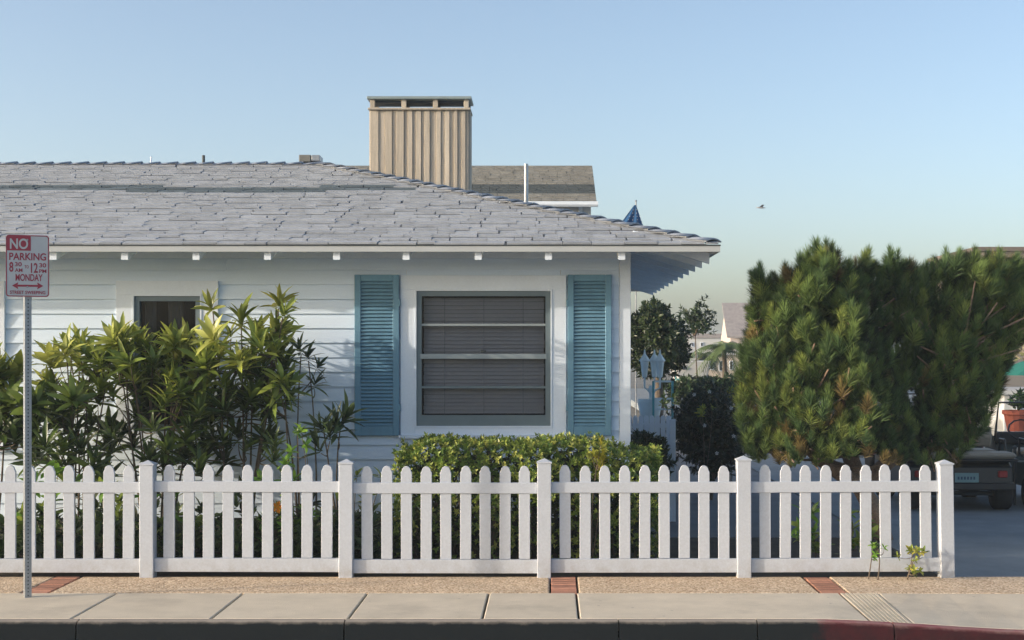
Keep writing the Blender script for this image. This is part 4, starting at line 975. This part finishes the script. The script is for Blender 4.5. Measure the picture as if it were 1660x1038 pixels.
# far buildings across the water
def building(name, label, px0, px1, ytop, d, dep, wallm, roofm, gable=None, wins=(), flat=True, zbase=-.3, cat='building'):
    x0, x1, zt = X(px0, d), X(px1, d), Z(ytop, d); th = thing(name, ((x0 + x1) / 2, d, 0), label, cat)
    part('wall', MB().box(x0, x1, d, d + dep, zbase, zt), wallm, th)
    if flat: part('roof', MB().box(x0 - .15, x1 + .15, d - .15, d + dep + .15, zt + .005, zt + .012 * d / 4), roofm, th)
    else:
        zr = Z(gable, d); ov = .3
        part('roof', MB().hexa([(x0 - ov, d - ov, zt), (x1 + ov, d - ov, zt), (x1 + ov, d + dep / 2, zr), (x0 - ov, d + dep / 2, zr), (x0 - ov, d - ov, zt + .15), (x1 + ov, d - ov, zt + .15), (x1 + ov, d + dep / 2, zr + .15), (x0 - ov, d + dep / 2, zr + .15)]), roofm, th)
        part('gable_wall', MB().prism([(d, zt), (d + dep / 2, zr), (d + dep, zt)], 0, x0, x0 + .2), wallm, th)
    for (a, b, t, bt) in wins:
        wi = part('window', MB().box(X(a, d), X(b, d), d - .06, d - .002, Z(bt, d), Z(t, d)), 'white_paint', th)
        g = .18 * (X(b, d) - X(a, d)); part('pane', MB().box(X(a, d) + g, X(b, d) - g, d - .08, d - .061, Z(bt, d) + g, Z(t, d) - g), 'room_dark', wi)
    return th
bgable = building('waterfront_house', 'distant pale house with grey pitched roof above the palm', 1184, 1275, 548, 110, 6, 'stucco_pink', 'roof_grey', 492, [(1192, 1198, 560, 575), (1207, 1214, 556, 570)], False)
building('low_building', 'distant pale bluish building between airy tree and palm', 1112, 1172, 548, 130, 10, 'stucco_white', 'roof_grey', wins=[(1120, 1125, 555, 562), (1135, 1140, 555, 562)])
building('cream_building', 'low cream wall building behind the palm trunk', 1140, 1205, 576, 60, 6, 'stucco_beige', 'stucco_white', wins=[(1150, 1157, 585, 600), (1165, 1171, 585, 602), (1182, 1188, 585, 600)])
building('beige_building', 'beige flat roofed building showing above and beside the pine', 1588, 1800, 408, 34, 4, 'stucco_beige', 'roof_brown', wins=[(1640, 1654, 520, 545), (1668, 1690, 520, 545)])
kio = building('white_kiosk', 'white garden hut with dark door beside the red pots', 1628, 1750, 640, 29, 3, 'stucco_white', 'stucco_white', wins=[(1646, 1652, 655, 670)])
# white boat with teal stripe
BD = 42; bt = thing('motor_boat', (X(1120, BD), BD, 0), 'white motor boat hull with teal stripe beyond the garden', 'boat')
bx0, bx1 = X(1094, BD), X(1152, BD)
part('hull', MB().hexa([(bx0 + .1, BD, Z(625, BD)), (bx1 - .15, BD, Z(625, BD)), (bx1 - .15, BD + 2, Z(625, BD)), (bx0 + .1, BD + 2, Z(625, BD)), (bx0, BD - .1, Z(585, BD)), (bx1, BD - .1, Z(585, BD)), (bx1, BD + 2.1, Z(585, BD)), (bx0, BD + 2.1, Z(585, BD))]), 'stucco_white', bt, bevel=.03)
part('stripe', MB().box(bx0 + .05, bx1 - .1, BD - .09, BD - .02, Z(620, BD), Z(614, BD)), 'teal_trim', bt)
part('cabin', MB().box(bx0 + .1, bx1 - .35, BD + .3, BD + 1.7, Z(585, BD) + .002, Z(566, BD)), 'stucco_white', bt, bevel=.02)
part('cabin_window', MB().box(bx0 + .3, bx1 - .5, BD + .27, BD + .299, Z(580, BD), Z(572, BD)), 'dark_metal', bt)
for px in (1096, 1101): part('mast', MB().tube([(X(px, BD), BD + .1, .6), (X(px, BD), BD + .1, Z(556, BD))], .022, 6), 'teal_trim', bt)
mk = MB()
for i, px in enumerate((1101, 1105, 1108, 1111)): mk.box(X(px, BD), X(px + 2.4, BD), BD - .105, BD - .08, Z(598 + (i % 2), BD), Z(595 - (i % 3), BD))
part('lettering', mk, 'dark_metal', bt)
# palms
def palm(label, px, pyc, d, r_, nf, col):
    c = W(px, pyc, d); th = thing('palm_tree', (c.x, d, 0), label, 'palm tree')
    part('trunk', MB().tube([(c.x, d, -.3), (c.x + .02, d, c.z * .5), (c.x, d, c.z)], [.09, .07, .06], 8), 'stem_bark', th, smooth=True)
    for k in range(nf):
        a = 6.283 * k / nf + rnd.uniform(-.2, .2); el = rnd.uniform(.1, 1.2); mb = MB(); prev = None
        dirh = Vector((math.cos(a), math.sin(a) * .8, 0)); pts = []
        for t in np.linspace(0, 1, 9): pts.append(Vector(c) + dirh * (r_ * t * math.cos(el * (1 - t * .5))) + Vector((0, 0, r_ * (math.sin(el) * t - .75 * t * t))))
        for i in range(1, 9):
            q = pts[i]; tng = (pts[i] - pts[i - 1]).normalized(); sd_ = tng.cross(Vector((0, 0, 1))).normalized()
            for s in (-1, 1):
                for o in (0, .5):
                    b = pts[i - 1].lerp(q, o); e_ = b + sd_ * s * r_ * .34 * (1 - .5 * i / 9) + tng * r_ * .18 - Vector((0, 0, r_ * .10)); mb.add([b - tng * .02, b + tng * .02, e_], [(0, 1, 2)])
            mb.add([pts[i - 1] - sd_ * .012, pts[i - 1] + sd_ * .012, q + sd_ * .012, q - sd_ * .012], [(0, 1, 2, 3)])
        part('frond', mb, col, th)
    return th
mat('frond_green', (.14, .20, .07), .5, .2, 8); mat('frond_dark', (.035, .06, .03), .5, .2, 8)
palm('small palm with feathery fronds in front of the cream building', 1174, 568, 40, 1.05, 26, 'frond_green')
palm('darker arching palm left of the feathery one', 1144, 582, 50, .9, 20, 'frond_dark')

# ------------------------------------------------------------------ golf carts in the side street
def wheel_meshes():
    t = MB().lathe([(.10, -.09), (.20, -.095), (.225, -.07), (.225, .07), (.20, .095), (.10, .09)], n=20).mesh('tyre', 'rubber', True)
    r_ = MB().lathe([(.02, -.07), (.09, -.06), (.105, -.085), (.105, .085), (.09, .06), (.02, .07)], n=16).mesh('rim', 'hub', True); return t, r_
TY, RM = wheel_meshes()
def cart(loc, rz, body, label):
    th = tag(place('golf_cart', None, None, loc, (0, 0, rz), (1, .8, .8)), label, 'golf cart', 'golf carts parked in the side street')
    def p(name, mb, m, par=th, **k): return part(name, mb, m, par, local=True, **k)
    # rear of the cart faces -y, width 1.2 (x -.6 .. .6)
    p('body', MB().prism([(-.02, .34), (.0, .62), (.12, .68), (1.25, .60), (1.35, .34), (2.2, .34), (2.42, .42), (2.36, .80), (2.05, .92), (1.95, .34), (1.3, .28), (.1, .28)], 0, -.56, .56), body, bevel=.02)
    p('rear_bumper', MB().box(-.58, .58, -.08, -.021, .30, .40), 'cart_black', bevel=.015)
    p('rear_deck', MB().box(-.6, .6, -.12, .42, .69, .73), 'cart_black', bevel=.012)
    p('rear_cushion', MB().box(-.58, .58, -.14, .34, .731, .81), 'seat_beige', bevel=.03)
    p('rear_backrest', MB().prism([(.42, .86), (.36, 1.0), (.40, 1.14), (.48, 1.14), (.52, .86)], 0, -.50, .42), 'seat_beige', bevel=.02)
    p('front_cushion', MB().box(-.55, .55, .62, 1.12, .70, .80), 'seat_beige', bevel=.03)
    p('dashboard', MB().box(-.52, .52, 1.92, 2.06, .80, .98), 'cart_black', bevel=.02)
    wsf = p('windshield_frame', MB().tube([(-.52, 2.05, .9), (-.50, 1.95, 1.42), (.50, 1.95, 1.42), (.52, 2.05, .9)], .015, 6), 'cart_black')
    p('steering_wheel', MB().tube([(-.27 + .17 * math.cos(R(30 * i)), 1.72 + .08 * math.sin(R(30 * i)), 1.02 + .15 * math.sin(R(30 * i))) for i in range(13)], .012, 5), 'cart_black')
    for s in (-1, 1):
        p('side_rail', MB().tube([(s * .57, .36, .7), (s * .57, .40, .96), (s * .57, .66, .96), (s * .57, .70, .7)], .014, 6), 'cart_black')
        p('tail_light', MB().box(s * .45 - .05, s * .45 + .05, -.045, -.002, .47, .56), 'tail_red', bevel=.01)
        for y in (.30, 2.0):
            wh = place('wheel', TY, th, (s * .50, y, .225), (0, R(90), 0), local=True); place('rim', RM, wh, (0, 0, 0), local=True)
    pl = p('licence_plate', MB().box(-.07, .19, -.035, -.018, .40, .53), 'plate', bevel=.004)
    q = MB()
    for i in range(6): q.box(-.04 + i * .034, -.02 + i * .034, -.038, -.0351, .44, .48)
    p('plate_mark', q, 'plate_ink'); p('axle', MB().tube([(-.5, .3, .225), (.5, .3, .225)], .035, 8), 'dark_metal'); return th
cart((4.50, 15.55, -.03), R(-2), 'cart_black', 'black golf cart with beige rear seat and licence plate beside the fence end')
cart((5.35, 19.3, -.03), R(3), 'cart_red', 'dark red golf cart parked farther up the side street')
cart((5.90, 15.6, -.03), R(-1), 'cart_green', 'golf cart at the photo edge with only its wheel in view')
po = thing('bollard_pole', (X(1645, 16.2), 16.2, 0), 'thin dark metal pole standing between the parked carts', 'pole')
part('pole', MB().tube([(X(1645, 16.2), 16.2, -.05), (X(1645, 16.2), 16.2, Z(728, 16.2))], .017, 8), 'dark_metal', po); part('top_knob', MB().lathe([(.02, 0), (.026, .02), (.001, .045)], (X(1645, 16.2), 16.2, Z(728, 16.2)), 8), 'dark_metal', po)
for px, d, lab in ((1650, 25, 'terracotta pot with leafy plant by the white hut'),):
    x = X(px, d); pt = thing('flower_pot', (x, d, 0), lab, 'pot')
    part('pot', MB().lathe([(.16, -.03), (.24, .34), (.27, .35), (.27, .42), (.23, .42), (.22, .36)], (x, d, .28), 14), 'terracotta', pt, smooth=False)
    part('stand', MB().box(x - .25, x + .25, d - .25, d + .25, -.03, .245), 'stucco_white', pt)
    ms = []; [ms.extend(whorl((x + rnd.gauss(0, .09), d + rnd.gauss(0, .09), .72 + rnd.random() * .25), ax(), 7, .13)) for _ in range(22)]
    tag(place('foliage', scatter('foliage', lv, lf, ms, [np.array(rnd.choice(DG + BR[3:])) for _ in ms], 'leaf_small'), pt), kind='stuff')
um = thing('parasol', (X(1690, 27), 27, 0), 'dark green parasol at the photo edge above the pots', 'parasol')
part('canopy', MB().lathe([(1.0, 0), (.55, .2), (.02, .38)], (X(1690, 27), 27, Z(608, 27)), 8), 'green_cloth', um); part('pole', MB().tube([(X(1690, 27), 27, 0), (X(1690, 27), 27, Z(600, 27))], .02, 8), 'dark_metal', um)
leafball('blossom_shrub', 'tall pinkish leafy shrub at the photo edge below the beige building', 1668, 545, 30, .5, .5, .55, 350, .12, [(.22, .17, .10), (.12, .13, .06), (.25, .22, .16)], 'shrub', trunk=[.04, .03, .02])
# gull
gd = 60; gp = W(1234, 337, gd)
gull = thing('gull', tuple(gp), 'small distant gull gliding in the empty sky', 'bird')
g = MB(); g.tube([gp + Vector((-.22, 0, .0)), gp + Vector((-.12, 0, .01)), gp, gp + Vector((.12, 0, -.005)), gp + Vector((.2, 0, -.01))], [.008, .03, .035, .022, .006], 8)
for s in (-1, 1): g.add([gp + Vector((-.07, 0, .02)), gp + Vector((.06, 0, .02)), gp + Vector((.09, s * .3, .09)), gp + Vector((-.02, s * .3, .10)), gp + Vector((.16, s * .6, .05))], [(0, 1, 2, 3), (3, 2, 4)])
part('body', g, 'bird_grey', gull, smooth=True)


# ------------------------------------------------------------------ thin sea haze over the whole place
hz = bpy.data.materials.new('haze_air'); hz.use_nodes = True; hn = hz.node_tree
for x in list(hn.nodes):
    if x.type == 'BSDF_PRINCIPLED': hn.nodes.remove(x)
pv = hn.nodes.new('ShaderNodeVolumePrincipled'); pv.inputs['Color'].default_value = (.74, .87, 1.0, 1); pv.inputs['Density'].default_value = .0013
hn.links.new(pv.outputs[0], hn.nodes['Material Output'].inputs['Volume'])
MAT['haze_air'] = hz
tag(place('haze', MB().box(-650, 650, -350, 1550, -1.6, 9.0).mesh('haze', 'haze_air')), 'thin pale sea haze over the whole street', 'haze', kind='stuff')
